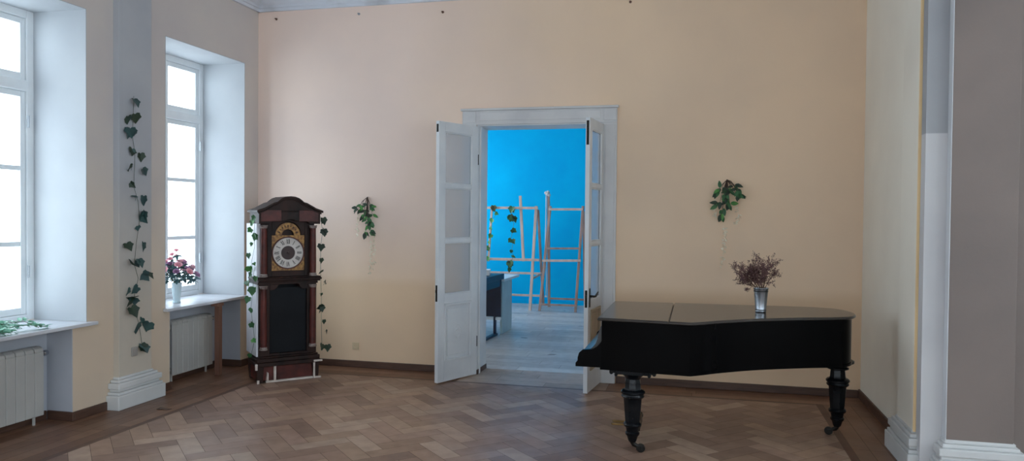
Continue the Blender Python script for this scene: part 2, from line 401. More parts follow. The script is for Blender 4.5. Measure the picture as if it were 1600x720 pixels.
rf = random.Random(3)
polys = [([(XO, YR), (XF, YR), (XF, YB2 - 0.0), (XO, YB2 - 0.0)], hexc('4a382e'))]
polys = []
HX0, HX1, HY0, HY1 = -4.30, 1.075, YR, 7.33
Wp, N = 0.14, 3
ca, sa = math.cos(PI / 4), math.sin(PI / 4)
def tone(spread=1.0):
    c = rf.choice(TONES); c = tuple(0.72 * x + 0.28 * y for x, y in zip(c, hexc('977b6d'))); k = rf.uniform(0.90, 1.10); return tuple(x * k for x in c)
rng = int(18 / Wp)
g = 0.0012
for t in range(-40, 41):
    for k in range(-rng, rng):
        for kind in (0, 1):
            if kind == 0: x0, y0, x1, y1 = k, k, k + N, k + 1
            else: x0, y0, x1, y1 = k + N, k + 1 - N, k + N + 1, k + 1
            x0 += t * N; x1 += t * N; y0 -= t * N; y1 -= t * N
            q = []
            for x, y in ((x0 * Wp + g, y0 * Wp + g), (x1 * Wp - g, y0 * Wp + g), (x1 * Wp - g, y1 * Wp - g), (x0 * Wp + g, y1 * Wp - g)):
                q.append((x * ca - y * sa - 1.6, x * sa + y * ca + 2.5))
            if max(p[0] for p in q) < HX0 or min(p[0] for p in q) > HX1 or max(p[1] for p in q) < HY0 or min(p[1] for p in q) > HY1: continue
            p = clip(q, HX0, HX1, HY0, HY1)
            if p: polys.append((p, tone()))
def rect(x0, x1, y0, y1): return [(x0, y0), (x1, y0), (x1, y1), (x0, y1)]
DK = hexc('5f4234')
polys.append((rect(HX0 - 0.055, HX0, HY0, HY1 + 0.055), DK)); polys.append((rect(HX1, HX1 + 0.06, HY0, HY1 + 0.055), hexc('553026')))
polys.append((rect(HX0, HX1, HY1, HY1 + 0.045), DK))
def boards(x0, x1, y0, y1, along, wid, tones, lo=0.8, hi=1.5):
    a0, a1, b0, b1 = (y0, y1, x0, x1) if along == 'y' else (x0, x1, y0, y1)
    nrow = max(1, round((b1 - b0) / wid)); ww = (b1 - b0) / nrow
    for i in range(nrow):
        s = a0 - rf.uniform(0, lo)
        while s < a1:
            e = s + rf.uniform(lo, hi); ss, ee = max(s, a0), min(e, a1); s = e
            if ee - ss < 0.01: continue
            u0, u1 = b0 + i * ww + g, b0 + (i + 1) * ww - g
            r = rect(u0, u1, ss + g, ee - g) if along == 'y' else rect(ss + g, ee - g, u0, u1)
            c = rf.choice(tones); k = rf.uniform(0.9, 1.1); polys.append((r, tuple(x * k for x in c)))
BT = [hexc(h) for h in ('7d5a45', '87644e', '73523f', '8d6a54')]
boards(XO + 0.38, HX0 - 0.055, HY0, HY1 + 0.045, 'y', 0.12, BT)
boards(HX1 + 0.06, XF, HY0, HY1 + 0.045, 'y', 0.12, BT)
boards(XO + 0.38, DX0 - 0.1, HY1 + 0.045, YB, 'x', 0.12, BT)
boards(DX1 + 0.1, 1.6, HY1 + 0.045, YB, 'x', 0.12, BT)
PT = [hexc(h) for h in ('a8917f', 'b29c8b', '9f8876', 'ad9786')]
boards(DX0 - 0.1, DX1 + 0.1, HY1 + 0.045, YB2, 'x', 0.16, PT)
fl = floor_mesh('floor', polys, 'floor'); struct(fl, 'worn brown herringbone parquet floor', 'floor')
m = MB(); m.box(XO, XF, YR, YB2, -0.12, -0.0015)
sub = m.build('floor_slab', 'floor_gap', fl)

# ------------------------------------------------------------------ blue room behind the door
polys = []
LT = [hexc(h) for h in ('b7b4b4', 'c0bcba', 'aeabab', 'bbb6b2')]
boards(XO + 0.1, 1.5, YB2, BY2, 'x', 0.2, LT, 1.0, 1.6)
ff = floor_mesh('floor_far', polys, 'laminate'); struct(ff, 'pale grey laminate floor of the blue room', 'floor')
m = MB(); m.box(XO, 1.5, YB2, BY2, -0.12, -0.0015); m.build('floor_slab', 'floor_gap', ff)
m = MB(); m.box(XO, 1.7, BY2, BY2 + 0.2, 0, ZC)
w = m.build('wall_far', 'blue'); struct(w, 'bright blue wall seen through the doorway', 'wall')
m = MB()
FW = [(8.4, 9.9), (10.3, 11.9), (12.3, 14.0)]
yy = YB2
for a, b in FW:
    m.box(XO, XB, yy, a, 0, ZC); m.box(XO, XB, a, b, 0, 0.7); m.box(XO, XB, a, b, 3.6, ZC); yy = b
m.box(XO, XB, yy, BY2, 0, ZC)
w = m.build('wall_far_left', 'plaster'); struct(w, 'white window wall of the blue room', 'wall')
m = MB(); m.box(1.5, 1.7, YB2, BY2, 0, ZC)
w = m.build('wall_far_side', 'plaster'); struct(w, 'white right wall of the blue room', 'wall')
m = MB(); m.box(XO, 1.7, YB2, BY2 + 0.2, ZC, ZC + 0.15)
w = m.build('ceiling_far', 'ceiling'); struct(w, 'white ceiling of the blue room', 'ceiling')
m = MB(); m.box(XB, -3.05, BY2 - 0.03, BY2 - 0.001, 0, 0.07); m.box(-3.04, 1.49, BY2 - 0.03, BY2 - 0.001, 0, 0.07)
w = m.build('baseboard_far', 'blue'); struct(w, 'blue painted baseboard of the blue wall', 'baseboard')

# ------------------------------------------------------------------ baseboards
m = MB()
m.box(XL + 0.012, -2.52, YB - 0.022, YB, 0, 0.075); m.box(-0.79, XR - 0.02, YB - 0.022, YB, 0, 0.075)
o = m.build('baseboard_back', 'baseboard', bevel=0.006); struct(o, 'dark brown baseboard along the back wall', 'baseboard')
m = MB()
prev = 0.745 + 0.6
for (a, b), (na, nb) in list(zip(WIN, NICHE))[:2]:
    m.box(-5.17, -5.15, na + 0.02, nb - 0.02, 0, 0.075)
    m.box(-5.15, XL + 0.02, na, na + 0.02, 0, 0.075); m.box(-5.15, XL + 0.02, nb - 0.02, nb, 0, 0.075)
m.box(XL, XL + 0.02, 7.41, YB - 0.022, 0, 0.075); m.box(XL, XL + 0.02, 6.05, 6.25, 0, 0.075)
m.box(XL, XL + 0.02, 5.09, 5.44, 0, 0.075); m.box(XL, XL + 0.02, 2.85, 4.08, 0, 0.075)
o = m.build('baseboard_left', 'baseboard', bevel=0.005); struct(o, 'dark brown baseboard along the left wall', 'baseboard')
m = MB(); m.box(XR - 0.02, XR, 6.2, YB, 0, 0.085)
o = m.build('baseboard_right', 'baseboard', bevel=0.006); struct(o, 'dark brown baseboard along the right wall', 'baseboard')

# ------------------------------------------------------------------ cornice
def cornice(name, label, a, b, nrm):
    """stepped plaster moulding from a to b, standing out along nrm"""
    prof = [(0, 4.0), (0.03, 4.0), (0.035, 4.03), (0.05, 4.035), (0.055, 4.06), (0.075, 4.075), (0.11, 4.12), (0.115, 4.15), (0.16, 4.16), (0.20, 4.20), (0.27, 4.26), (0.28, 4.30), (0.31, 4.31), (0.31, ZC), (0, ZC)]
    a, b, n = Vector((*a, 0)), Vector((*b, 0)), Vector((*nrm, 0)); m = MB(); k = len(prof)
    vs = [p + n * d + Vector((0, 0, z)) for p in (a, b) for d, z in prof]
    m.add(vs, [(i, (i + 1) % k, k + (i + 1) % k, k + i) for i in range(k)] + [tuple(range(k)), tuple(range(2 * k - 1, k - 1, -1))])
    o = m.build(name, 'cornice'); struct(o, label, 'cornice'); return o
cornice('trim_1', 'white stepped plaster cornice above the back wall', (XL, YB), (XR, YB), (0, -1))
cornice('trim_2', 'stained plaster cornice above the left wall', (XL, YR), (XL, YB), (1, 0))
cornice('trim_3', 'plaster cornice above the right wall', (XR, 5.6), (XR, YB), (-1, 0))

# ------------------------------------------------------------------ pilasters
def base_tiers(m, x0, x1, y0, y1, sx, sy0, sy1, h=1.0):
    """moulded base; grows by sx towards the room (sign) and sy at both ends. tiers: plinth, cove, torus"""
    for z0, z1, e in ((0, 0.125, 1.0), (0.125, 0.15, 0.8), (0.15, 0.175, 0.55), (0.175, 0.225, 0.75), (0.225, 0.25, 0.45), (0.25, 0.27, 0.15)):
        m.box(min(x0, x1 + sx * e) if sx > 0 else x0 + sx * e, x1 + sx * e if sx > 0 else x1, y0 - sy0 * e, y1 + sy1 * e, z0 * h, z1 * h)
m = MB(); m.box(XL - 0.01, -4.855, 5.53, 5.93, 0.2, 4.02)
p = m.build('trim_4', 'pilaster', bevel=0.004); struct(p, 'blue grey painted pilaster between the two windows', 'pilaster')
m = MB(); base_tiers(m, XL, -4.855, 5.53, 5.93, 0.075, 0.09, 0.10)
m.build('pilaster_base', 'plaster', p, bevel=0.008)
m = MB(); m.box(1.44, XR + 0.01, 5.62, 6.03, 0.2, 4.02)
p = m.build('trim_5', 'wall_right', bevel=0.004); struct(p, 'pale pilaster on the right wall beyond the piano', 'pilaster')
m = MB(); m.box(1.4415, 1.5, 5.612, 5.62, 0.26, 4.0); m.build('yellow_edge', 'yellow', p)
m = MB(); base_tiers(m, 1.44, XR, 5.63, 6.03, -0.05, 0.10, 0.14); m.build('pilaster_base', 'plaster', p, bevel=0.006)
m = MB(); m.box(1.459, 1.56, YP - 0.004, YP + 0.108, 0.0, 4.2)
m = MB(); m.box(1.59, 1.978, 5.42, YP + 0.01, 0.2, 4.2)
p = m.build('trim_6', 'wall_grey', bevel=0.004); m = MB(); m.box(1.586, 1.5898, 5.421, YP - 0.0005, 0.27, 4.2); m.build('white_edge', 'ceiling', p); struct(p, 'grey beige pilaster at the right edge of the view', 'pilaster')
m = MB()
for z0, z1, e in ((0, 0.125, 0.075), (0.125, 0.15, 0.06), (0.15, 0.175, 0.04), (0.175, 0.225, 0.055), (0.225, 0.25, 0.03), (0.25, 0.275, 0.012)):
    m.box(1.59 - e, 1.978 + e, 5.42 - e, YP, z0, z1)
m.build('pilaster_base', 'plaster', p, bevel=0.007)

# ------------------------------------------------------------------ windows
def window(idx, a, b, label, full=True):
    W = thing('window_%d' % idx, label, 'window', (0, 0, 0), kind='structure')
    xi, xo = -5.44, -5.52
    m = MB()                                             # plaster lining of the opening
    t = 0.006
    m.box(xi, XL + 0.001, a, a + t, WZ0, WZ1); m.box(xi, XL + 0.001, b - t, b, WZ0, WZ1); m.box(xi, XL + 0.001, a, b, WZ1 - t, WZ1)
    m.build('reveal', 'reveal', W)
    m = MB()                                             # fixed frame with transom
    f = 0.07
    m.box(xo, xi, a, a + f, WZ0, WZ1); m.box(xo, xi, b - f, b, WZ0, WZ1); m.box(xo, xi, a + f, b - f, WZ1 - f, WZ1); m.box(xo, xi, a + f, b - f, WZ0 - 0.02, WZ0 + 0.05)
    m.box(xo - 0.0, xi + 0.012, a + f - 0.002, b - f + 0.002, 2.70, 2.79); mid = (a + b) / 2
    m.box(xo, xi + 0.005, mid - 0.03, mid + 0.03, WZ0 + 0.05, 2.70)
    m.box(xo, xi + 0.005, mid - 0.03, mid + 0.03, 2.79, WZ1 - f)
    m.build('window_frame', 'win_paint', W, bevel=0.006)
    for s, (y0, y1) in enumerate(((a + f, mid - 0.03), (mid + 0.03, b - f))):
        for z0, z1, bars in ((WZ0 + 0.05, 2.70, (1.43, 2.06)), (2.79, WZ1 - f, ())):
            m = MB(); w_ = 0.05
            m.box(xo + 0.01, xi - 0.015, y0 + 0.003, y0 + w_, z0 + 0.003, z1 - 0.003); m.box(xo + 0.01, xi - 0.015, y1 - w_, y1 - 0.003, z0 + 0.003, z1 - 0.003)
            m.box(xo + 0.01, xi - 0.015, y0 + w_, y1 - w_, z0 + 0.003, z0 + w_ + 0.01); m.box(xo + 0.01, xi - 0.015, y0 + w_, y1 - w_, z1 - w_, z1 - 0.003)
            for z in bars: m.box(xo + 0.015, xi - 0.02, y0 + w_, y1 - w_, z - 0.02, z + 0.02)
            sh = m.build('sash', 'win_paint', W, bevel=0.004)
            g_ = MB(); g_.box(xo + 0.035, xo + 0.039, y0 + 0.045, y1 - 0.045, z0 + 0.05, z1 - 0.045)
            g_.build('pane', 'glass', sh)
    hy = b - f + 0.005
    for z in (1.2, 2.45):
        m = MB(); m.tube([(xi + 0.006, hy, z - 0.05), (xi + 0.006, hy, z + 0.05)], 0.009, 8); m.build('hinge', 'metal', W)
    m = MB()
    m.box(-5.44, XL - 0.001, a + 0.006, b - 0.006, WZ0 - 0.03, WZ0); m.box(XL - 0.001, XL + 0.055, a - 0.03, b + 0.07, WZ0 - 0.03, WZ0)
    m.build('window_sill', 'sill', W, bevel=0.007)
    return W
window(1, *WIN[0], 'tall white window next to the clock, with the rose vase on its sill')
window(2, *WIN[1], 'tall white window at the left edge, with leafy sprigs on its sill')
window(3, *WIN[2], 'tall white window outside the view, third from the back')
window(4, *WIN[3], 'tall white window outside the view, beside the camera')
window(10, *WIN[4], 'tall white window outside the view, first one behind the camera')
window(11, *WIN[5], 'tall white window outside the view, farthest behind the camera')
for i, (a, b) in enumerate(FW):
    W = thing('window_%d' % (5 + i), 'tall white window of the blue room, %s from the doorway' % ('first', 'second', 'third')[i], 'window', kind='structure')
    m = MB()
    x0, x1 = -5.52, -5.44
    m.box(x0, x1, a, a + 0.07, 0.7, 3.6); m.box(x0, x1, b - 0.07, b, 0.7, 3.6); m.box(x0, x1, a, b, 3.53, 3.6); m.box(x0, x1, a, b, 0.7, 0.77)
    m.box(x0, x1, (a + b) / 2 - 0.03, (a + b) / 2 + 0.03, 0.77, 3.53); m.box(x0, x1, a + 0.07, b - 0.07, 2.7, 2.78)
    fr = m.build('window_frame', 'win_paint', W)
    m = MB(); m.box(-5.485, -5.481, a + 0.06, b - 0.06, 0.76, 3.54); m.build('pane', 'glass', fr)
for i, (a, b) in enumerate(RWIN):
    W = thing('window_%d' % (8 + i), 'unseen tall white window added for fill light in the wall behind the camera, %s from the left wall' % ('first', 'second', 'third', 'fourth')[i], 'window', kind='structure')
    m = MB(); y0, y1 = YR - 0.24, YR - 0.16
    m.box(a, a + 0.07, y0, y1, 0.8, 3.6); m.box(b - 0.07, b, y0, y1, 0.8, 3.6); m.box(a, b, y0, y1, 3.53, 3.6); m.box(a, b, y0, y1, 0.8, 0.87)
    m.box((a + b) / 2 - 0.03, (a + b) / 2 + 0.03, y0, y1, 0.87, 3.53); m.box(a + 0.07, b - 0.07, y0, y1, 2.7, 2.78)
    fr = m.build('window_frame', 'win_paint', W)
    m = MB(); m.box(a + 0.06, b - 0.06, YR - 0.202, YR - 0.198, 0.86, 3.54); m.build('pane', 'glass', fr)

for i, (a, b) in enumerate(SWIN):
    W = thing('window_%d' % (12 + i), 'unseen tall white window added for fill light in the far right wall, number %s counted from the rear' % ('one', 'two', 'three', 'four', 'five')[i], 'window', kind='structure')
    m = MB(); x0, x1 = XF + 0.16, XF + 0.24
    m.box(x0, x1, a, a + 0.07, 0.8, 3.6); m.box(x0, x1, b - 0.07, b, 0.8, 3.6); m.box(x0, x1, a, b, 3.53, 3.6); m.box(x0, x1, a, b, 0.8, 0.87)
    m.box(x0, x1, (a + b) / 2 - 0.03, (a + b) / 2 + 0.03, 0.87, 3.53); m.box(x0, x1, a + 0.07, b - 0.07, 2.7, 2.78)
    fr = m.build('window_frame', 'win_paint', W)
    m = MB(); m.box(XF + 0.198, XF + 0.202, a + 0.06, b - 0.06, 0.86, 3.54); m.build('pane', 'glass', fr)

# ------------------------------------------------------------------ door casing and leaves
m = MB()
for x0, x1 in ((-2.45, DX0 - 0.005), (DX1 + 0.005, -0.805)):
    m.box(x0, x1, YB - 0.03, YB - 0.0005, 0.17, DZ)
    e = 0.022
    m.box(x0 + e, x1 - e, YB - 0.036, YB - 0.028, 0.2, 2.64)
    m.box(x0 - 0.006, x1 + 0.006, YB - 0.042, YB - 0.0005, 0, 0.17)
m.box(-2.45, -0.805, YB - 0.03, YB - 0.0005, DZ, 2.812)
m.box(-2.26, -0.97, YB - 0.036, YB - 0.028, 2.705, 2.795)
for x0, x1 in ((-2.44, -2.30), (-0.94, -0.812)):
    m.box(x0, x1, YB - 0.04, YB - 0.028, 2.685, 2.802)
m.box(-2.465, -0.79, YB - 0.052, YB - 0.0005, 2.812, 2.835)
o = m.build('trim_7', 'trim', bevel=0.004); struct(o, 'white painted casing around the double door', 'casing')
m = MB()                                                    # lining of the opening
m.box(DX0 - 0.001, DX0 + 0.012, YB - 0.01, YB2 + 0.02, 0, DZ); m.box(DX1 - 0.012, DX1 + 0.001, YB - 0.01, YB2 + 0.02, 0, DZ)
m.box(DX0 + 0.012, DX1 - 0.012, YB - 0.01, YB2 + 0.02, DZ - 0.014, DZ + 0.001)
m.box(DX0 + 0.012, DX0 + 0.03, YB + 0.05, YB + 0.09, 0, DZ - 0.014); m.box(DX1 - 0.03, DX1 - 0.012, YB + 0.05, YB + 0.09, 0, DZ - 0.014)
m.box(DX0 + 0.012, DX0 + 0.022, YB - 0.005, YB2 + 0.02, 0, 0.05, 1)
m.build('jamb_lining', ['door', 'baseboard'], o, bevel=0.003)

def door_leaf(idx, label, hinge, free, bolt, raw):
    """leaf built along +x from its hinge (0) to the free edge (L); its y axis is the thickness"""
    L = (Vector(free) - Vector(hinge)).length
    D = thing('door_%d' % idx, label, 'door', (hinge[0], hinge[1], 0.014), math.atan2(free[1] - hinge[1], free[0] - hinge[0]), kind='structure')
    t = 0.021; H = 2.63; s = 0.095
    m = MB()
    m.box(0, s, -t, t, 0, H); m.box(L - s, L, -t, t, 0, H)
    rails = ((0, 0.20), (0.79, 0.885), (1.41, 1.45), (1.965, 2.005), (2.53, H))
    for z0, z1 in rails: m.box(s, L - s, -t, t, z0, z1)
    for z0, z1 in ((0.885, 1.41), (1.45, 1.965), (2.005, 2.53)):      # glazing beads
        for q0, q1 in ((-0.016, -0.006), (0.006, 0.016)):
            m.box(s, s + 0.012, q0, q1, z0, z1); m.box(L - s - 0.012, L - s, q0, q1, z0, z1); m.box(s, L - s, q0, q1, z0, z0 + 0.012); m.box(s, L - s, q0, q1, z1 - 0.012, z1)
    m.build('leaf_frame', 'door', D, bevel=0.003)
    for z0, z1 in ((0.885, 1.41), (1.45, 1.965), (2.005, 2.53)):
        g_ = MB(); g_.box(s, L - s, -0.002, 0.002, z0, z1); g_.build('glass_pane', 'door_glass', D)
    m = MB(); m.box(s, L - s, -0.006, 0.006, 0.2, 0.79); m.box(s + 0.055, L - s - 0.055, -0.013, 0.013, 0.255, 0.735)
    for q0, q1 in ((-0.031, -0.006), (0.006, 0.031)):
        m.box(s, s + 0.022, q0, q1, 0.2, 0.79); m.box(L - s - 0.022, L - s, q0, q1, 0.2, 0.79); m.box(s, L - s, q0, q1, 0.2, 0.222); m.box(s, L - s, q0, q1, 0.768, 0.79)
    pn = m.build('lower_panel', 'raw_panel' if raw else 'door', D, bevel=0.004)
    if raw: pn['label'] = 'bare beige lower panel'
    for z in (0.35, 2.28):
        m = MB(); m.tube([(-0.006, 0.012, z - 0.055), (-0.006, 0.012, z + 0.055)], 0.011, 10); m.build('hinge', 'metal_dark', D)
    m = MB(); m.box(L - 0.001, L + 0.003, -0.012, 0.012, bolt, 2.60); m.box(L - 0.001, L + 0.006, -0.006, 0.006, 2.53, 2.58)
    m.build('bolt_plate', 'metal_dark', D)
    m = MB(); m.box(L - 0.001, L + 0.003, -0.011, 0.011, 0.82, 0.985); m.box(L + 0.002, L + 0.012, -0.006, 0.006, 0.91, 0.94)
    lk = m.build('lock_plate', 'metal_dark', D)
    return D, L, t
DL, LL, tt = door_leaf(1, 'open left door leaf with three glass panes and white lower panel', (-2.29, 7.72), (-2.532, 7.165), 2.52, False)
# round boss with a chipped centre on the left leaf's lower panel (the face turned to the camera)
m = MB()
mid = LL / 2
arc = [(mid + 0.045 * math.cos(a), 0.012, 0.49 + 0.062 * math.sin(a)) for a in [math.radians(60 + 12 * i) for i in range(25)]]
m.tube(arc, [0.004 + 0.008 * math.sin(PI * i / 24) for i in range(25)], 8)
m.lathe([(0.052, 0), (0.05, 0.003), (0.0, 0.004)], 24, (mid, 0.008, 0.49), T=Matrix.Rotation(-PI / 2, 4, 'X'))
m.tube([(mid - 0.015, 0.012, 0.52), (mid + 0.01, 0.02, 0.505), (mid + 0.03, 0.012, 0.51)], 0.006, 8)
m.build('carved_boss', 'door', DL)
DR, LR, tt = door_leaf(2, 'open right door leaf with three glass panes and bare beige lower panel', (-0.955, 7.72), (-1.02, 7.14), 2.37, True)
m = MB(); hx = LR - 0.05                                    # dark lever handle on the face turned to the piano
for sgn in (1,):
    m.box(hx - 0.018, hx + 0.018, sgn * tt, sgn * (tt + 0.006), 0.82, 1.0)
    m.tube([(hx, sgn * (tt + 0.004), 0.925), (hx, sgn * (tt + 0.045), 0.925), (hx - 0.03, sgn * (tt + 0.052), 0.925), (hx - 0.08, sgn * (tt + 0.05), 0.94), (hx - 0.14, sgn * (tt + 0.05), 0.955)], [0.012, 0.011, 0.011, 0.009, 0.007], 8)
m.build('door_handle', 'metal_dark', DR)

# ------------------------------------------------------------------ radiators
def radiator(a, b, x, label):
    R_ = thing('radiator', label, 'radiator', (x, a, 0.0), group='white radiators under the windows')
    n = max(3, round((b - a) / 0.085)); w_ = (b - a) / n
    for i in range(n):
        m = MB(); y = i * w_
        m.box(0.0, 0.012, y + 0.0015, y + w_ - 0.0015, 0.075, 0.585)
        m.box(-0.075, 0.0, y + w_ / 2 - 0.012, y + w_ / 2 + 0.012, 0.085, 0.585)
        m.box(-0.08, -0.07, y + 0.01, y + w_ - 0.01, 0.08, 0.575)
        m.prism([(0.012, 0.585), (0.004, 0.612), (-0.02, 0.625), (-0.075, 0.625), (-0.08, 0.585)], y + 0.004, y + w_ - 0.004, T=Matrix(((1, 0, 0, 0), (0, 0, 1, 0), (0, 1, 0, 0), (0, 0, 0, 1))))
        m.build('section', 'radiator', R_, bevel=0.004, seg=1)
    for z in (0.13, 0.54):
        m = MB(); m.tube([(-0.04, -0.001, z), (-0.04, b - a + 0.001, z)], 0.022, 10); m.build('header_pipe', 'radiator', R_)
    m = MB(); e = b - a
    m.tube([(-0.04, e, 0.56), (-0.04, e + 0.05, 0.56)], 0.012, 10); m.lathe([(0.02, 0), (0.024, 0.01), (0.022, 0.04), (0.01, 0.05)], 14, (-0.04, e + 0.035, 0.56), T=Matrix.Rotation(-PI / 2, 4, 'X'))
    m.build('valve', 'metal', R_)
    for y in (0.05, e - 0.05):
        m = MB(); m.tube([(-0.04, y, 0.09), (-0.04, y, 0.0)], 0.012, 8); m.build('foot_pipe', 'radiator', R_)
radiator(6.47, 7.12, -5.07, 'white sectional radiator in the niche under the rose vase window')
radiator(4.10, 4.955, -5.07, 'cream sectional radiator at the left edge under the sprig covered sill')

# wooden prop under the sill
P = thing('wooden_prop', 'narrow reddish brown wooden post propping up the window sill', 'post', (-4.875, 6.955, 0))
m = MB(); m.box(-0.026, 0.026, -0.03, 0.03, 0.0, WZ0 - 0.031); m.build('shaft', 'post', P, bevel=0.004)
m = MB(); m.box(-0.05, 0.028, -0.055, 0.055, WZ0 - 0.062, WZ0 - 0.0315); m.build('head_block', 'post', P, bevel=0.003)

# ------------------------------------------------------------------ leaves
def frame_from(n, up):
    n = Vector(n).normalized(); up = Vector(up)
    s = up.cross(n)
    if s.length < 1e-4: s = Vector((1, 0, 0)).cross(n)
    s.normalize(); u = n.cross(s)
    return Matrix((s, u, n)).transposed()
IVY = [(0, 0), (0.18, -0.12), (0.42, -0.06), (0.45, 0.16), (0.56, 0.38), (0.34, 0.54), (0.18, 0.76), (0.0, 1.0), (-0.18, 0.76), (-0.34, 0.54), (-0.56, 0.38), (-0.45, 0.16), (-0.42, -0.06), (-0.18, -0.12)]
OVAL = [(0, 0), (0.16, 0.12), (0.25, 0.36), (0.21, 0.64), (0.09, 0.88), (0, 1.0), (-0.09, 0.88), (-0.21, 0.64), (-0.25, 0.36), (-0.16, 0.12)]
def leaf(m, p, n, tip, size, shape=IVY, fold=0.25, mi=0, curl=0.15):
    """leaf growing from p towards tip with its face along n"""
    p = Vector(p); R3 = frame_from(n, Vector(tip)); vs = []
    # make the y axis follow tip as far as possible
    for x, y in shape:
        z = fold * abs(x) - curl * y * y
        vs.append(p + R3 @ Vector((x * size, y * size, z * size)))
    mid_y = 0.45
    c = p + R3 @ Vector((0, mid_y * size, -curl * mid_y ** 2 * size))
    k = len(vs); vs.append(c)
    m.add(vs, [(i, (i + 1) % k, k) for i in range(k)], mi, False)

rl = random.Random(11)
def rvec(r, s=1.0): return Vector((r.uniform(-s, s), r.uniform(-s, s), r.uniform(-s, s)))
def garland(name, label, cat, knots, mats, nrm, size, group=None, stem_r=0.003, out=0.03, clus=1, tip=(0, 0, -1), stem_mat='stem', jitter=0.6, vine=None, plane=None):
    """hanging artificial garland: stem and leaves (each knot: point, leaf count, size factor)"""
    G = thing(name, label, cat, group=group)
    nv = Vector(nrm).normalized()
    pts = [Vector(vine_p) for vine_p in (vine or [k[0] for k in knots])]
    m = MB(); m.tube(pts, stem_r, 5); m.build('stem', stem_mat, G)
    m = MB()
    for p, cnt, sf in knots:
        for j in range(cnt):
            q = Vector(p) + nv * rl.uniform(0.2, 1.0) * out
            n = nv + rvec(rl, jitter); t = Vector(tip) + rvec(rl, 0.7)
            sz = size * sf * rl.uniform(0.8, 1.15)
            dirv = t.normalized()
            leaf(m, q - dirv * sz * 0.3, n, t, sz, IVY, rl.uniform(0.1, 0.4), rl.randrange(len(mats)))
            m.tube([Vector(p), q - dirv * sz * 0.3], 0.0015, 4)
    if plane:                                                # leaves rest against the surface behind them
        pn, pd = plane
        for i, v in enumerate(m.v):
            d = Vector(v).dot(pn) - pd
            if d < 0.004: m.v[i] = tuple(Vector(v) + pn * (0.004 - d))
    m.build('leaves', list(mats), G, recalc=False)
    return G

# ivy down the pilaster between the windows
XP = -4.848
kn = []
for px, py, c, s in ((209, 150, 0, 1), (210, 163, 1, 1), (198, 185, 1, .9), (211, 186, 1, 1), (204, 211, 2, 1), (210, 213, 2, 1), (206, 237, 2, .8), (220, 245, 1, 1.1), (205, 266, 1, 1.1), (222, 268, 1, 1.0),
                     (205, 291, 1, .8), (211, 314, 1, .8), (224, 315, 1, 1.1), (225, 340, 2, 1.3), (215, 357, 1, .7), (201, 388, 1, 1), (222, 384, 1, 1.0), (204, 414, 1, 1.1), (216, 412, 2, .9),
                     (227, 433, 2, 1.0), (203, 459, 1, 1), (216, 455, 1, 1.0), (209, 473, 3, 1.2), (206, 488, 1, 1.1), (224, 499, 1, .9), (217, 512, 1, 1.1), (231, 509, 1, 1.1), (223, 545, 2, 1.2)):
    kn.append((at(px, py, 0, XP), c, s))
vine = [at(a, b, 0, XP + 0.006) for a, b in ((209, 150), (208, 185), (207, 213), (211, 240), (210, 268), (209, 291), (216, 315), (218, 345), (213, 380), (210, 413), (216, 435), (211, 457), (208, 478), (217, 505), (223, 545))]
garland('ivy_garland', 'long ivy garland hanging down the blue grey pilaster', 'garland', kn, ['ivy_dark', 'ivy_dark', 'ivy_shade'], (0.5, -0.7, 0.5), 0.088, 'artificial ivy garlands', out=0.05, vine=vine, stem_r=0.002, stem_mat='ivy_vine', jitter=0.8, plane=(Vector((1, 0, 0)), -4.852))

# ------------------------------------------------------------------ longcase clock (own axes: x along the front, y backwards, z up)
TH = math.radians(46)          # front runs 46 degrees off the wall
CA = Vector((-4.244, 6.70, 0))
CLK = thing('grandfather_clock', 'tall dark walnut grandfather clock standing across the left corner', 'clock', CA, TH)
CD = 0.36; UC = 0.31
def sym(pts): return [(UC - x, z) for x, z in pts] + [(UC + x, z) for x, z in reversed(pts)]
XZ = Matrix(((1, 0, 0, 0), (0, 0, 1, 0), (0, 1, 0, 0), (0, 0, 0, 1)))   # polygon in x/z, extruded along y
def pfront(m, poly, y0, y1, mi=0): m.prism(poly, y0, y1, mi, T=XZ)
# plinth and base
m = MB()
m.box(-0.02, 0.63, -0.025, CD + 0.005, 0.165, 0.205); m.box(-0.015, 0.625, -0.015, CD, 0.205, 0.245); m.box(0.0, 0.61, 0.0, CD, 0.245, 0.262)
m.build('plinth', 'clock_dark', CLK, bevel=0.008)
m = MB(); m.box(0.0, 0.61, 0.02, CD, 0.02, 0.165); m.build('base_panel', 'clock_red', CLK, bevel=0.004)
for (x, y) in ((-0.005, -0.01), (0.56, -0.01), (-0.005, CD - 0.06), (0.56, CD - 0.06)):
    m = MB()
    x0 = x
    m.prism([(x0, 0.0), (x0 + 0.05, 0.0), (x0 + 0.06, 0.17), (x0 - 0.015, 0.17)], y, y + 0.055, T=XZ)
    m.build('foot', 'clock_dark', CLK, bevel=0.006)
def strip(*boxes):
    m = MB()
    for b in boxes: m.box(*b)
    w = m.build('edging_strip', 'white_strip', CLK, bevel=0.002); w['label'] = 'broken white edging strip'
strip((0.155, 0.175, -0.016, 0.02, 0.022, 0.165)); strip((0.075, 0.55, -0.018, 0.016, 0.003, 0.022))
strip((0.555, 0.573, -0.022, 0.0, 0.02, 0.175), (0.555, 0.645, -0.036, -0.02, 0.175, 0.193), (0.555, 0.635, -0.022, -0.004, 0.002, 0.02))
strip((-0.034, -0.012, -0.036, -0.012, 0.14, 0.20)); strip((-0.014, 0.008, -0.024, -0.008, 0.0, 0.035))
m = MB(); m.prism([(0.08, 0.024), (0.10, 0.024), (0.098, 0.10), (0.09, 0.11)], -0.017, 0.018, T=XZ)
w = m.build('edging_strip', 'white_strip', CLK); w['label'] = 'broken white edging strip'
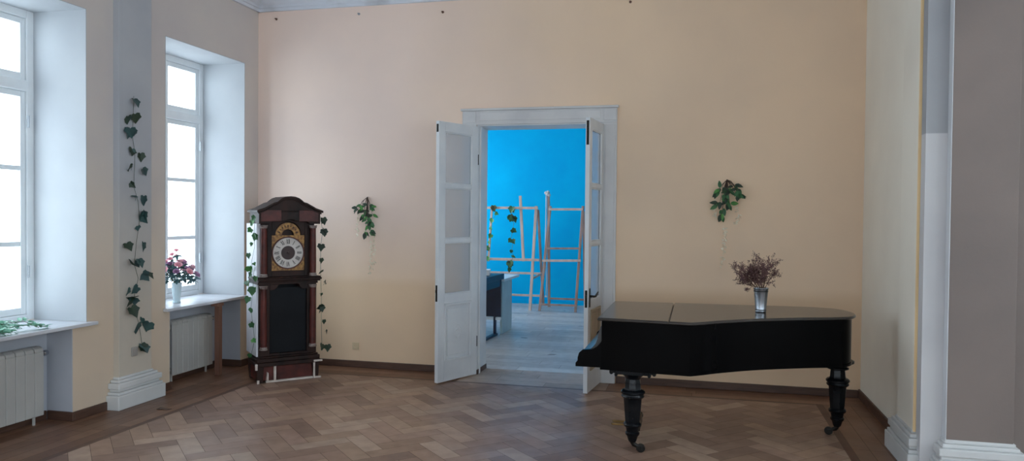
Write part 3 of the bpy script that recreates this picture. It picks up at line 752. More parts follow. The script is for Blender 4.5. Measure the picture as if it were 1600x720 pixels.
# trunk
m = MB()
dx0, dx1 = 0.12, 0.50
m.box(0.012, dx0, 0.03, CD, 0.262, 1.0); m.box(dx1, 0.598, 0.03, CD, 0.262, 1.0); m.box(dx0, dx1, 0.20, CD, 0.262, 1.0)
m.box(dx0, dx1, 0.03, 0.2, 0.262, 0.285)
arch = [(dx0, 1.005), (dx0, 0.93)] + [(0.165, 0.93), (0.185, 0.945)] + [(UC - 0.115 * math.cos(a), 0.955 + 0.05 * math.sin(a)) for a in [PI * i / 12 for i in range(13)]] + [(0.435, 0.945), (0.455, 0.93), (dx1, 0.93), (dx1, 1.005)]
pfront(m, arch, 0.025, 0.2)
m.box(-0.0, 0.61, 0.02, CD, 0.985, 1.012)
m.build('trunk', 'clock_dark', CLK, bevel=0.003)
m = MB(); m.box(dx0 + 0.001, dx1 - 0.001, 0.185, 0.199, 0.286, 0.985); m.build('trunk_recess', 'clock_black', CLK)
m = MB()
m.box(dx0 + 0.002, dx1 - 0.002, 0.06, 0.066, 0.287, 0.95); gl = m.build('trunk_door', 'clock_black', CLK)
m = MB(); m.box(-0.006, 0.011, 0.05, 0.47, 0.262, 0.985); m.box(-0.006, 0.029, 0.05, 0.47, 1.063, 1.60); m.box(-0.006, 0.011, CD + 0.025, 0.47, 0.985, 1.063)
w = m.build('side_board', 'clock_side', CLK); w['label'] = 'white side board facing the window'
def column(x, z0, z1, r):
    m = MB(); m.lathe([(r, z0 + 0.03), (r * 1.04, z0 + (z1 - z0) * 0.3), (r * 0.9, z1 - 0.03)], 16, (x, 0.012, 0)); c = m.build('column', 'clock_red', CLK)
    for zz, s in ((z0, 1), (z1, -1)):
        m = MB()
        m.lathe([(r * 1.25, zz), (r * 1.3, zz + s * 0.008), (r * 1.1, zz + s * 0.014), (r * 1.2, zz + s * 0.022), (r, zz + s * 0.031)], 16, (x, 0.012, 0))
        m.build('column_cap', 'cap', c)
    return c
for x in (0.055, 0.555):
    column(x, 0.33, 0.975, 0.032)
    column(x, 1.065, 1.585, 0.032)
# waist moulding
m = MB()
m.box(-0.006, 0.625, -0.025, CD + 0.005, 1.012, 1.028); m.box(-0.015, 0.637, -0.035, CD + 0.01, 1.028, 1.048); m.box(-0.01, 0.63, -0.02, CD, 1.048, 1.062)
m.build('waist_moulding', 'clock_dark', CLK, bevel=0.006)
# hood: walls, front board with the dial opening, pediment
m = MB()
m.box(0.03, 0.10, 0.05, CD, 1.062, 1.62); m.box(0.51, 0.58, 0.05, CD, 1.062, 1.62); m.box(0.1, 0.51, 0.10, CD, 1.062, 1.70)
m.box(0.10, 0.145, 0.05, 0.1, 1.062, 1.62); m.box(0.48, 0.51, 0.05, 0.1, 1.062, 1.62); m.box(0.145, 0.48, 0.05, 0.1, 1.062, 1.12)
sp = [(0.145, 1.70), (0.145, 1.482), (UC - 0.128, 1.482)] + [(UC - 0.128 * math.cos(a), 1.495 + 0.128 * math.sin(a)) for a in [PI * i / 14 for i in range(15)]] + [(UC + 0.128, 1.482), (0.48, 1.482), (0.48, 1.70)]
pfront(m, sp, 0.05, 0.1)
m.build('hood', 'clock_dark', CLK, bevel=0.003)
ped = [(-0.024, 1.735), (0.0, 1.745), (0.05, 1.762), (0.10, 1.79), (0.145, 1.815), (0.175, 1.822), (0.195, 1.84), (0.225, 1.862), (0.265, 1.876), (0.31, 1.88)]
top = ped + [(2 * UC - x, z) for x, z in reversed(ped[:-1])]
m = MB()
body = [(0.0, 1.60), (0.0, 1.735)] + [(x, z - 0.02) for x, z in top[1:-1]] + [(0.62, 1.735), (0.62, 1.60), (0.515, 1.60), (0.49, 1.62), (0.46, 1.63)] + [(UC + 0.145 * math.cos(a), 1.50 + 0.145 * math.sin(a)) for a in [math.radians(60 + 6 * i) for i in range(11)]] + [(0.16, 1.63), (0.13, 1.62), (0.105, 1.60)]
pfront(m, body, -0.02, CD)
m.build('pediment', 'clock_dark', CLK, bevel=0.003)
m = MB()
mould = [(x, z) for x, z in top] + [(x, z - 0.022) for x, z in reversed(top)]
pfront(m, mould, -0.05, CD + 0.01); mould2 = [(x * 0.96 + UC * 0.04, z - 0.022) for x, z in top] + [(x * 0.96 + UC * 0.04, z - 0.036) for x, z in reversed(top)]
pfront(m, mould2, -0.035, 0.0)
m.build('pediment_moulding', 'clock_dark', CLK, bevel=0.003)
for x0, x1 in ((0.40, 0.60), (0.02, 0.22)):
    m = MB(); m.box(x0, x1, -0.026, -0.0195, 1.625, 1.738); m.build('veneer_panel', 'clock_red', CLK, bevel=0.002)
# dial
DI = MB()
DI.box(0.146, 0.479, 0.062, 0.075, 1.121, 1.481)
DI.prism([(UC + r * math.cos(a), 1.483 + r * math.sin(a)) for r, a in [(0.127, PI * i / 18) for i in range(19)]] + [(UC - r * math.cos(a), 1.483 + r * math.sin(a)) for r, a in [(0.062, PI * i / 18) for i in range(19)]], 0.062, 0.075, T=XZ)
dial = DI.build('dial', 'dial_gold', CLK)
def disc(m, r0, r1, cx, cz, y0, y1, n=40, mi=0):
    vs = []
    for y in (y0, y1):
        for r in (r0, r1):
            for k in range(n):
                a = 2 * PI * k / n; vs.append((cx + r * math.cos(a), y, cz + r * math.sin(a)))
    fs = []
    for k in range(n):
        j = (k + 1) % n
        fs += [(k, j, n + j, n + k), (n + k, n + j, 3 * n + j, 3 * n + k), (2 * n + k, 3 * n + k, 3 * n + j, 2 * n + j), (k, 2 * n + k, 2 * n + j, j)]
    m.add(vs, fs, mi)
CZ = 1.303
m = MB(); disc(m, 0.155, 0.166, UC, CZ, 0.046, 0.062); m.build('bezel', 'clock_red', dial)
m = MB(); disc(m, 0.07, 0.155, UC, CZ, 0.054, 0.062); m.build('chapter_ring', 'dial_white', dial)
m = MB(); m.lathe([(0.072, 0), (0.07, 0.006), (0.004, 0.007)], 36, (UC, 0.058, CZ), T=Matrix.Rotation(PI / 2, 4, 'X')); m.lathe([(0.012, 0), (0.01, 0.012), (0.002, 0.014)], 14, (UC, 0.052, CZ), T=Matrix.Rotation(PI / 2, 4, 'X'))
m.build('dial_centre', 'dial_brown', dial)
m = MB()
NUM = ['XII', 'I', 'II', 'III', 'IIII', 'V', 'VI', 'VII', 'VIII', 'IX', 'X', 'XI']
STW = {'I': 0.009, 'V': 0.020, 'X': 0.020}
def stroke(m, x0, z0, x1, z1, w_, ang, rad):
    """stroke of a numeral given in the numeral's own axes (x right, z outwards)"""
    def wp(x, z):
        s, c = math.sin(ang), math.cos(ang); zz = rad + z
        return Vector((UC + x * c + zz * s, 0.0535, CZ - x * s + zz * c))
    a, b = wp(x0, z0), wp(x1, z1); d = (b - a).normalized(); n = Vector((d.z, 0, -d.x)) * w_ / 2
    m.add([a - n, a + n, b + n, b - n], [(0, 1, 2, 3)])
    m.add([v + Vector((0, 0.001, 0)) for v in (a - n, a + n, b + n, b - n)], [(3, 2, 1, 0)])
for h, s in enumerate(NUM):
    ang = 2 * PI * h / 12; tot = sum(STW[c] for c in s); x = -tot / 2; hh = 0.024
    for c in s:
        w_ = STW[c]; cx = x + w_ / 2
        if c == 'I': stroke(m, cx, -hh, cx, hh, 0.0055, ang, 0.115)
        if c == 'V': stroke(m, cx - 0.007, hh, cx, -hh, 0.0058, ang, 0.115); stroke(m, cx + 0.007, hh, cx, -hh, 0.003, ang, 0.115)
        if c == 'X': stroke(m, cx - 0.007, hh, cx + 0.007, -hh, 0.0058, ang, 0.115); stroke(m, cx + 0.007, hh, cx - 0.007, -hh, 0.003, ang, 0.115)
        x += w_
for k in range(60):
    a = 2 * PI * k / 60; stroke(m, 0, -0.004, 0, 0.004, 0.0016, a, 0.149)
m.build('numerals', 'ink', dial, recalc=False)
m = MB()
for k in range(9):                                          # small marks on the arch
    a = math.radians(18 + 18 * k); r0, r1 = 0.085, 0.105
    p0 = Vector((UC + r0 * math.cos(a), 0.061, 1.483 + r0 * math.sin(a))); p1 = Vector((UC + r1 * math.cos(a), 0.061, 1.483 + r1 * math.sin(a)))
    m.bar(p0, p1, 0.006 if k % 2 else 0.010, 0.002, (0, 1, 0))
m.build('arch_marks', 'clock_dark', dial)

def cl(x, y, z): return CLK_M @ Vector((x, y, z))
CLK_M = Matrix.Translation(CA) @ Matrix.Rotation(TH, 4, 'Z')
CU, CV = CLK_M.to_3x3() @ Vector((1, 0, 0)), CLK_M.to_3x3() @ Vector((0, 1, 0))
# ivy on the clock's left side
def on_side(px, py, off=-0.03):
    d = (px - 800) / F_PX * RGT - (py - 360) / F_PX * UPV + FWD; o = Vector((0, 0, EYE)); P0 = CA + CU * off
    t = ((P0 - o).dot(CU)) / d.dot(CU); return o + t * d
kn = []
for px, py, c, s in ((399, 340, 1, .8), (398, 347, 2, 1), (393, 359, 2, .9), (400, 369, 3, 1), (395, 381, 1, .6), (392, 398, 1, .9), (391, 419, 2, 1), (394, 429, 1, .8), (403, 434, 1, .9), (391, 441, 2, .9), (397, 452, 3, 1.1),
                     (390, 467, 1, 1), (394, 484, 2, .8), (394, 507, 1, 1.1), (398, 531, 1, .8), (391, 555, 1, .7), (399, 412, 1, .6)):
    kn.append((on_side(px, py), c, s))
vine = [on_side(a, b, -0.02) for a, b in ((399, 338), (397, 360), (398, 385), (393, 410), (396, 432), (395, 455), (392, 480), (395, 507), (398, 531), (392, 556))]
garland('ivy_garland', 'ivy garland on the white side of the grandfather clock facing the window', 'garland', kn, ['ivy', 'ivy_light', 'ivy'], -CU - CV * 0.8, 0.075, 'artificial ivy garlands', out=0.03, vine=vine, stem_r=0.002, stem_mat='ivy_vine', plane=(-CU, (CA - CU * 0.012).dot(-CU)))
kn = []
def on_rear(px, py, off=0.16):
    d = (px - 800) / F_PX * RGT - (py - 360) / F_PX * UPV + FWD; o = Vector((0, 0, EYE)); P0 = CA + CV * off
    t = ((P0 - o).dot(CV)) / d.dot(CV); return o + t * d
for px, py, c, s in ((507, 344, 2, 1), (508, 362, 2, 1.1), (504, 385, 1, 1), (503, 406, 1, .8), (505, 425, 1, 1), (509, 441, 2, .8), (503, 459, 1, .6), (504, 480, 3, 1.1), (507, 500, 1, .7), (511, 518, 1, .8), (504, 541, 2, 1), (514, 542, 1, 1.1)):
    kn.append((on_rear(px - 4, py), c, s))
vine = [on_rear(a - 2, b) for a, b in ((503, 338), (506, 362), (503, 385), (503, 425), (504, 459), (504, 500), (505, 541))]
garland('ivy_garland', 'dark ivy garland on the right side of the grandfather clock by the cream wall', 'garland', kn, ['ivy_shade', 'ivy_shade'], CU * 0.6 - CV, 0.075, 'artificial ivy garlands', out=0.03, vine=vine, stem_r=0.002, stem_mat='ivy_vine', plane=(CU, (CA + CU * 0.625).dot(CU)))

# ------------------------------------------------------------------ wall bouquets
def wall_bouquet(label, px_top, leaves, tail_px, size, seed):
    r = random.Random(seed); yw = YB - 0.05
    base = at(*px_top, 1, YB - 0.012)
    B = thing('wall_bouquet', label, 'bouquet', base, group='hanging artificial bouquets on the back wall')
    m = MB(); st = []
    ends = []
    for px, py in leaves:
        e = at(px, py, 1, yw - r.uniform(0, 0.05)) - base; ends.append(e)
        m.tube([Vector((0, 0, 0)), e * 0.5 + Vector((0, -0.02, 0.015)), e], [0.004, 0.003, 0.0015], 5)
    m.tube([(0, 0.006, 0.005), (0, 0, -0.12), (0.0, -0.02, -0.2)], 0.005, 6)
    m.build('stems', 'twig', B)
    m = MB()
    for e in ends:
        for j in range(4):
            d = Vector((e.x * 2.0 + r.uniform(-.5, .5), -0.5 + r.uniform(-.4, .2), e.z * 1.2 + 0.1 + r.uniform(-.6, .3)))
            n = Vector((r.uniform(-.5, .5), -1, r.uniform(-0.2, .8)))
            leaf(m, e + rvec(r, 0.016), n, d, size * r.uniform(0.75, 1.2), OVAL, r.uniform(.05, .3), r.choice((0, 0, 1, 1, 2)), 0.2)
    m.build('leaves', ['ivy_shade', 'ivy', 'ivy_light'], B, recalc=False)
    m = MB()
    for line in tail_px:
        pts = [at(a, b, 1, yw) - base for a, b in line]
        m.tube(pts, 0.0012, 4)
        for i in range(len(pts) - 1):
            for j in range(7):
                t = (j + r.random()) / 7; q = pts[i].lerp(pts[i + 1], t) + rvec(r, 0.012)
                for _ in range(2):
                    leaf(m, q, Vector((r.uniform(-1, 1), -1, r.uniform(-1, 1))), rvec(r), 0.030 * r.uniform(.7, 1.2), OVAL, 0.3, 0, 0.2)
    m.build('flower_tail', 'wist', B, recalc=False)
    return B
wall_bouquet('small green bouquet hanging on the cream wall between clock and door', (574, 308), [(560, 326), (565, 322), (575, 322), (580, 322), (568, 336), (574, 340), (582, 335), (577, 350), (572, 362), (580, 360), (578, 345), (570, 330)],
             [[(578, 365), (580, 385), (579, 405), (577, 430)], [(560, 330), (558, 352), (560, 368)], [(583, 370), (586, 390), (582, 420)]], 0.07, 5)
wall_bouquet('green leafed bouquet with pale tail hanging on the cream wall above the piano', (1136, 281), [(1121, 300), (1127, 294), (1131, 303), (1142, 296), (1148, 290), (1152, 296), (1155, 302), (1152, 306), (1136, 312), (1124, 318), (1128, 326), (1140, 318), (1128, 336), (1133, 308)],
             [[(1130, 352), (1133, 370), (1131, 390), (1126, 420)], [(1148, 316), (1154, 336), (1150, 352)], [(1118, 308), (1116, 326), (1117, 338)]], 0.072, 6)

# ------------------------------------------------------------------ grand piano (spine along the back wall, keyboard to the left)
PI_ = thing('grand_piano', 'black antique grand piano with turned legs in front of the cream wall', 'piano', (0, 0, 0))
def spline(pts, n=6):
    out = []
    for i in range(len(pts) - 1):
        p0, p1, p2, p3 = pts[max(i - 1, 0)], pts[i], pts[i + 1], pts[min(i + 2, len(pts) - 1)]
        for k in range(n):
            t = k / n
            out.append(tuple(0.5 * (2 * p1[a] + (p2[a] - p0[a]) * t + (2 * p0[a] - 5 * p1[a] + 4 * p2[a] - p3[a]) * t * t + (3 * p1[a] - p0[a] - 3 * p2[a] + p3[a]) * t ** 3) for a in (0, 1)))
    return out + [pts[-1]]
near = [(-0.69, 5.415), (-0.33, 5.375), (-0.03, 5.35)]
bent = spline([(-0.03, 5.35), (0.06, 5.42), (0.17, 5.52), (0.42, 5.70), (0.76, 5.875), (1.0, 5.97), (1.12, 6.05), (1.18, 6.19), (1.18, 6.36), (1.11, 6.53), (0.97, 6.605), (0.80, 6.615)], 6)
lid_out = near[:2] + bent + [(0.5, 6.60), (-0.69, 6.53)]
def inset(poly, d):
    n = len(poly); out = []
    for i in range(n):
        a, b, c = Vector(poly[i - 1]), Vector(poly[i]), Vector(poly[(i + 1) % n])
        n1 = Vector((-(b - a).y, (b - a).x)).normalized(); n2 = Vector((-(c - b).y, (c - b).x)).normalized()
        k = (n1 + n2); k = k / max(0.5, k.dot(n1)) if k.length > 1e-6 else n1
        out.append(tuple(b + k * d))
    return out
SEAM = -0.185
def half_poly(poly, x, less):
    return [p for p in clip(poly, -9, x, -99, 99)] if less else [p for p in clip(poly, x, 9, -99, 99)]
def lid_part(name, poly):
    m = MB(); z0, z1 = 0.952, 0.975
    layers = [(0.010, z0), (0.0, z0 + 0.006), (0.0, z1 - 0.008), (0.008, z1)]
    n = len(poly); vs = []
    for d, z in layers: vs += [(x, y, z) for x, y in inset(poly, d)]
    fs = [tuple(reversed(range(n))), tuple(range(3 * n, 4 * n))]
    for l in range(3):
        fs += [(l * n + k, l * n + (k + 1) % n, (l + 1) * n + (k + 1) % n, (l + 1) * n + k) for k in range(n)]
    m.add(vs, fs); return m.build(name, 'piano_lid', PI_)
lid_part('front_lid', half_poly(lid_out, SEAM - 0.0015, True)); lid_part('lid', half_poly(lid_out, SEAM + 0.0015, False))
case = inset(lid_out, 0.028)
m = MB(); m.prism(case, 0.61, 0.9515, smooth=True)
m.build('case', 'piano', PI_, angle=60)
m = MB(); c2 = inset(lid_out, 0.020)
m.prism(c2, 0.598, 0.616, smooth=True); m.build('case_moulding', 'piano', PI_, angle=25)
# keyboard end: cheeks with concave top, closed key cover, key slip
cheek = [(-0.635, 0.61), (-0.850, 0.61), (-0.850, 0.635), (-0.835, 0.655), (-0.835, 0.675), (-0.825, 0.71), (-0.800, 0.733), (-0.765, 0.737), (-0.725, 0.742), (-0.695, 0.76), (-0.670, 0.79), (-0.655, 0.815), (-0.657, 0.85), (-0.635, 0.87)]
for y0, y1 in ((5.44, 5.475), (6.465, 6.50)):
    m = MB(); m.prism(cheek, y0, y1, T=XZ); m.build('cheek', 'piano', PI_, bevel=0.003)
cover = [(-0.645, 0.62), (-0.830, 0.62), (-0.830, 0.665), (-0.815, 0.70), (-0.800, 0.722), (-0.765, 0.729), (-0.735, 0.745), (-0.710, 0.775), (-0.695, 0.81), (-0.690, 0.85), (-0.675, 0.90), (-0.645, 0.90)]
m = MB(); m.prism(cover, 5.475, 6.465, T=XZ, smooth=True); m.build('key_cover', 'key_cover', PI_, angle=35)
# legs
def piano_leg(x, y, rz=0.0, scroll=True):
    G = bpy.data.objects.new('leg', None); COL.objects.link(G); G.parent = PI_; G.location = (x, y, 0); G.rotation_euler = (0, 0, rz)
    m = MB()
    m.lathe([(0.050, 0.54), (0.055, 0.52), (0.058, 0.50), (0.060, 0.47), (0.066, 0.455)], 8, phase=PI / 8, smooth=False)
    m.lathe([(0.072, 0.398), (0.068, 0.39), (0.064, 0.33), (0.054, 0.215)], 8, phase=PI / 8, smooth=False)
    m.lathe([(0.055, 0.46), (0.078, 0.452), (0.088, 0.442), (0.088, 0.432), (0.078, 0.424), (0.080, 0.415), (0.084, 0.408), (0.076, 0.397), (0.06, 0.39)], 24)
    m.lathe([(0.050, 0.222), (0.060, 0.215), (0.066, 0.203), (0.062, 0.190), (0.050, 0.182), (0.046, 0.165), (0.044, 0.150), (0.052, 0.142), (0.050, 0.128), (0.040, 0.118), (0.034, 0.098), (0.028, 0.08), (0.02, 0.072)], 24)
    body = m.build('turned_shaft', 'piano_leg', G)
    m = MB()                                                  # bracket with scrolled ends
    if scroll: m.box(-0.11, 0.11, -0.075, 0.075, 0.572, 0.598); m.lathe([(0.085, 0.572), (0.075, 0.56), (0.06, 0.548), (0.055, 0.535)], 24)
    for s in ((-1, 1) if scroll else ()):
        m.prism([(s * 0.105, 0.598), (s * 0.165, 0.598), (s * 0.168, 0.582), (s * 0.13, 0.574), (s * 0.105, 0.565)], -0.05, 0.05, T=XZ)
        m.tube([(s * 0.152, -0.055, 0.580), (s * 0.152, 0.055, 0.580)], 0.014, 12)
        m.tube([(s * 0.118, -0.06, 0.566), (s * 0.118, 0.06, 0.566)], 0.012, 12)
    if not scroll: m.lathe([(0.10, 0.605), (0.118, 0.595), (0.118, 0.58), (0.085, 0.562), (0.06, 0.556), (0.062, 0.548), (0.08, 0.54), (0.08, 0.53), (0.06, 0.522)], 28)
    m.build('leg_bracket', 'piano_leg', G)
    m = MB()                                                  # brass-wheel caster in a curved fork
    m.tube([(0, 0, 0.10), (0.0, 0, 0.08), (0.012, 0, 0.055), (0.045, 0, 0.04)], [0.022, 0.022, 0.018, 0.014], 10)
    for s in (-1, 1): m.box(0.030, 0.070, s * 0.014 - 0.003, s * 0.014 + 0.003, 0.02, 0.046)
    cs = m.build('caster', 'metal_dark', G)
    m = MB(); m.lathe([(0.012, -0.011), (0.031, -0.010), (0.033, 0), (0.031, 0.010), (0.012, 0.011)], 24, (0.060, 0, 0.033), T=Matrix.Rotation(PI / 2, 4, 'X'))
    m.build('wheel', 'metal_dark', cs)
    return G
l1 = piano_leg(-0.437, 5.50, 0.0)
l2 = copy_tree(l1, PI_); l2.location = (-0.512, 6.40, 0); l2.rotation_euler = (0, 0, 0.3)
l3 = piano_leg(1.085, 6.34, 2.9, False)
# lyre with two pedals
LY = bpy.data.objects.new('pedal_lyre', None); COL.objects.link(LY); LY.parent = PI_; LY.location = (-0.455, 5.93, 0)
m = MB()
for s in (-1, 1): m.tube([(0, s * 0.09, 0.60), (0, s * 0.11, 0.45), (0, s * 0.075, 0.3), (0, s * 0.085, 0.16)], [0.018, 0.02, 0.017, 0.02], 10)
m.box(-0.05, 0.05, -0.14, 0.14, 0.07, 0.15); m.box(-0.04, 0.04, -0.13, 0.13, 0.56, 0.60)
m.build('lyre_frame', 'piano', LY, bevel=0.004)
for s in (-1, 1):
    m = MB(); m.prism([(-0.05, s * 0.04 - 0.010), (-0.05, s * 0.04 + 0.010), (-0.12, s * 0.04 + 0.016), (-0.165, s * 0.04 + 0.022), (-0.18, s * 0.04), (-0.165, s * 0.04 - 0.022), (-0.12, s * 0.04 - 0.016)], 0.082, 0.096)
    m.build('pedal', 'brass', LY, bevel=0.003)

# vase and dried flowers on the piano
vp = at(1188.5, 488, 2, 0.975); vp.z = 0.9755
V = thing('metal_vase', 'tapered silver metal vase standing on the black piano lid', 'vase', vp)
m = MB()
m.lathe([(0.004, 0.0), (0.038, 0.0), (0.040, 0.004), (0.041, 0.02), (0.040, 0.024), (0.054, 0.175), (0.055, 0.178), (0.058, 0.186), (0.058, 0.190), (0.054, 0.190), (0.052, 0.18), (0.039, 0.03), (0.004, 0.025)], 32, caps=False)
m.build('vase_body', 'metal', V)
for z in (0.022, 0.165):
    m = MB()
    r_ = 0.0405 + (0.054 - 0.0405) * (z - 0.02) / 0.155
    m.lathe([(r_ - 0.002, z - 0.004), (r_ + 0.0018, z - 0.003), (r_ + 0.0018, z + 0.003), (r_ - 0.002, z + 0.004)], 32, caps=False)
    m.build('band', 'metal_dark', V)
DB = thing('dried_bouquet', 'bushy bunch of dried mauve brown flowers in the metal vase', 'dried flowers', (vp.x, vp.y, vp.z + 0.03))
rd = random.Random(21)
stems = MB(); fl_ = MB()
def branch(p, d, L, r, depth):
    pts = [p]; n = 4
    for i in range(n):
        d = (d + rvec(rd, 0.16) + Vector((0, 0, 0.05))).normalized(); pts.append(pts[-1] + d * L / n)
    stems.tube(pts, [r * (1 - 0.12 * i) for i in range(n + 1)], 3, caps=False)
    if depth == 0 or depth == 1:
        for q in pts[1:]:
            for _ in range(4):
                e = q + rvec(rd, 0.011); leaf(fl_, e, rvec(rd), rvec(rd) + d * 1.2, rd.uniform(0.008, 0.015), OVAL, 0.2, 0, 0.1)
    if depth > 0:
        for k in range(rd.choice((2, 3, 3))):
            j = rd.randrange(1, n + 1)
            branch(pts[j], (d + rvec(rd, 0.75)).normalized(), L * rd.uniform(0.45, 0.7), r * 0.7, depth - 1)
for i in range(26):
    a = rd.uniform(0, 2 * PI); k = math.sqrt(rd.random()); lean = 0.75 * k
    d = Vector((math.cos(a) * lean - 0.28, math.sin(a) * lean * 0.8, 0.85)).normalized()
    p0 = Vector((math.cos(a) * 0.018, math.sin(a) * 0.018, 0.0)); p1 = Vector((math.cos(a) * 0.04 * k - 0.006, math.sin(a) * 0.04 * k, 0.165))
    stems.tube([p0, p1], 0.0022, 4)
    branch(p1, d, rd.uniform(0.095, 0.15), 0.002, 2)
for i in range(4):
    d = Vector((-1.0, rd.uniform(-.3, .3), 0.16 + 0.06 * i)).normalized(); branch(Vector((-0.03, 0, 0.165)), d, 0.13, 0.0022, 2)
stems.build('stems', 'dried_stem', DB); fl_.build('flower_heads', 'dried', DB, recalc=False)

# ------------------------------------------------------------------ rose vase on the sill
rp = at(276, 473, 2, WZ0); rp.z = WZ0 + 0.0005
V = thing('rose_vase', 'slim pale china vase standing on the window sill', 'vase', rp)
m = MB()
m.lathe([(0.004, 0), (0.036, 0), (0.040, 0.006), (0.034, 0.02), (0.038, 0.08), (0.046, 0.16), (0.052, 0.205), (0.049, 0.205), (0.043, 0.16), (0.034, 0.08), (0.03, 0.025), (0.004, 0.02)], 12, phase=0.2, caps=False, smooth=False)
m.build('vase_body', 'china', V)
RB = thing('rose_bouquet', 'bouquet of dusty pink and mauve roses in the china vase', 'flowers', (rp.x, rp.y, rp.z + 0.025)); RB.scale = (1.08, 1.08, 1.0)
rr = random.Random(4)
stems = MB(); lv = MB(); heads = []
for i in range(22):
    a = 2 * PI * i / 22 * 2.4; k = math.sqrt((i + 0.5) / 22)
    tip_ = Vector((math.cos(a) * 0.17 * k, math.sin(a) * 0.19 * k + 0.01, 0.40 - 0.15 * k * k + rr.uniform(-0.03, 0.03)))
    heads.append(tip_)
heads += [Vector((0.02, -0.03, 0.50)), Vector((0.0, -0.06, 0.46)), Vector((0.02, -0.11, 0.42)), Vector((-0.02, 0.02, 0.44))]
for i, h in enumerate(heads):
    stems.tube([Vector((h.x * 0.06, h.y * 0.06, 0.0)), Vector((h.x * 0.18, h.y * 0.18, 0.19)), h * 0.72 + Vector((0, 0, 0.04)), h], 0.0028, 5)
    for _ in range(9):
        q = h * rr.uniform(0.7, 0.97) + Vector((0, 0, rr.uniform(-0.02, 0.0))); q.z = max(q.z, 0.2)
        leaf(lv, q, Vector((rr.uniform(-1, 1), rr.uniform(-1, 1), 1)), rvec(rr) + Vector((h.x * 3, h.y * 3, -0.2)), rr.uniform(0.04, 0.07), OVAL, 0.2)
stems.build('stems', 'stem', RB); lv.build('leaves', 'rose_leaf', RB, recalc=False)
def rose_mesh(r):
    m = MB()
    for ring, (n, rad, ht, tilt) in enumerate(((3, 0.25, 0.75, 0.1), (4, 0.45, 0.72, 0.3), (5, 0.7, 0.6, 0.55), (6, 0.95, 0.42, 0.95))):
        for k in range(n):
            a = 2 * PI * k / n + ring * 0.7; c_, s_ = math.cos(a), math.sin(a); wd = 1.5 * PI / n
            vs = []
            for jz, z in enumerate((0.0, 0.5, 1.0)):
                for ja in (-1, -0.5, 0, 0.5, 1):
                    aa = a + ja * wd * (0.6 + 0.4 * math.sin(PI * min(z, 0.9)))
                    rr_ = rad * (0.35 + 0.65 * z ** 0.8) + tilt * 0.25 * z * z - 0.08 * (1 - abs(ja)) * z
                    vs.append((r * rr_ * math.cos(aa), r * rr_ * math.sin(aa), r * (ht * z * 1.5 - 0.12 * abs(ja) * z)))
            fs = [(5 * j + i, 5 * j + i + 1, 5 * j + 6 + i, 5 * j + 5 + i) for j in range(2) for i in range(4)]
            m.add(vs, fs, 0, True)
    m.lathe([(0.05 * r, -0.2 * r), (0.4 * r, 0.0), (0.3 * r, 0.15 * r)], 8)
    return m
proto = {}
for i, h in enumerate(heads):
    mn = 'rose' if i % 2 == 0 or i >= 22 else 'rose_dark'
    if mn not in proto:
        o = rose_mesh(0.033).build('rose', mn, RB, recalc=False); proto[mn] = o
    else:
        o = proto[mn].copy(); COL.objects.link(o)
    o.location = h; v = Vector((h.x, h.y, 0.12)); o.rotation_euler = v.to_track_quat('Z', 'Y').to_euler(); s = rr.uniform(0.8, 1.1) if i < 22 else 0.7; o.scale = (s, s, s)

# leafy sprigs on the left sill
SP = thing('leafy_sprigs', 'pale green leafy sprigs lying on the sill at the left edge', 'plant', (-5.15, 4.45, WZ0 + 0.002))
rs = random.Random(9); st = MB(); lv = MB()
for i in range(11):
    a = rs.uniform(-0.5, 0.9); L = rs.uniform(0.25, 0.42)
    y0 = rs.uniform(-0.28, 0.1); x0 = rs.uniform(-0.12, 0.12)
    pts = [Vector((x0, y0, 0.008)), Vector((x0 + math.sin(a) * L * 0.4, y0 + math.cos(a) * L * 0.4, rs.uniform(0.03, 0.08))), Vector((x0 + math.sin(a) * L * 0.75, y0 + math.cos(a) * L * 0.75, rs.uniform(0.02, 0.07))), Vector((x0 + math.sin(a) * L, y0 + math.cos(a) * L, 0.012))]
    for p in pts: p.x = max(-0.2, min(0.22, p.x))
    st.tube(pts, 0.0022, 5)
    for j in range(16):
        t = j / 15 * 2.98; k = int(t); q = pts[k].lerp(pts[min(k + 1, 3)], t - k)
        for s in (-1, 1):
            leaf(lv, q + Vector((0, 0, 0.004)), Vector((rs.uniform(-.6, .6), rs.uniform(-.6, .6), 1)), Vector((s + rs.uniform(-.4, .4), 0.7, 0.35)), rs.uniform(0.04, 0.065), OVAL, 0.25)
st.build('stems', 'stem', SP); lv.build('leaves', 'sprig', SP, recalc=False)

# ------------------------------------------------------------------ blue room furniture
# left easel (a wide drawing easel): leaning front frame, mast, back legs
EA = thing('drawing_easel', 'wide pale wooden easel frame hung with ivy, left one against the blue wall', 'easel', (0, 0, 0), group='wooden easels in the blue room')
def fp(px, py, y0=13.3, y1=13.55, z1=1.86):
    """point on the leaning plane that runs from y0 at the floor to y1 at height z1"""
    q = at(px, py, 1, y0)
    for _ in range(6): q = at(px, py, 1, y0 + (y1 - y0) * q.z / z1)
    return q
def part_bar(name, parent, pairs, w_, t_, m_):
    for a, b in pairs:
        m = MB(); m.bar(a, b, w_, t_, (0, 1, 0)); m.build(name, m_, parent, bevel=0.003)
q = fp(828, 487); q.z = 0.0
part_bar('leg', EA, [(q, fp(838, 322)), (Vector((q.x - 1.75, q.y, 0)), fp(838, 322) + Vector((-1.55, 0, 0)))], 0.05, 0.035, 'wood_easel')
part_bar('rail', EA, [(fp(838, 325) + Vector((-1.56, -0.036, 0)), fp(841, 325) + Vector((0, -0.036, 0))), (fp(842, 406) + Vector((-1.7, -0.036, 0)), fp(843, 406) + Vector((0, -0.036, 0)))], 0.045, 0.035, 'wood_easel')
part_bar('upright', EA, [(fp(769, 322), fp(763, 408))], 0.04, 0.03, 'wood_easel')
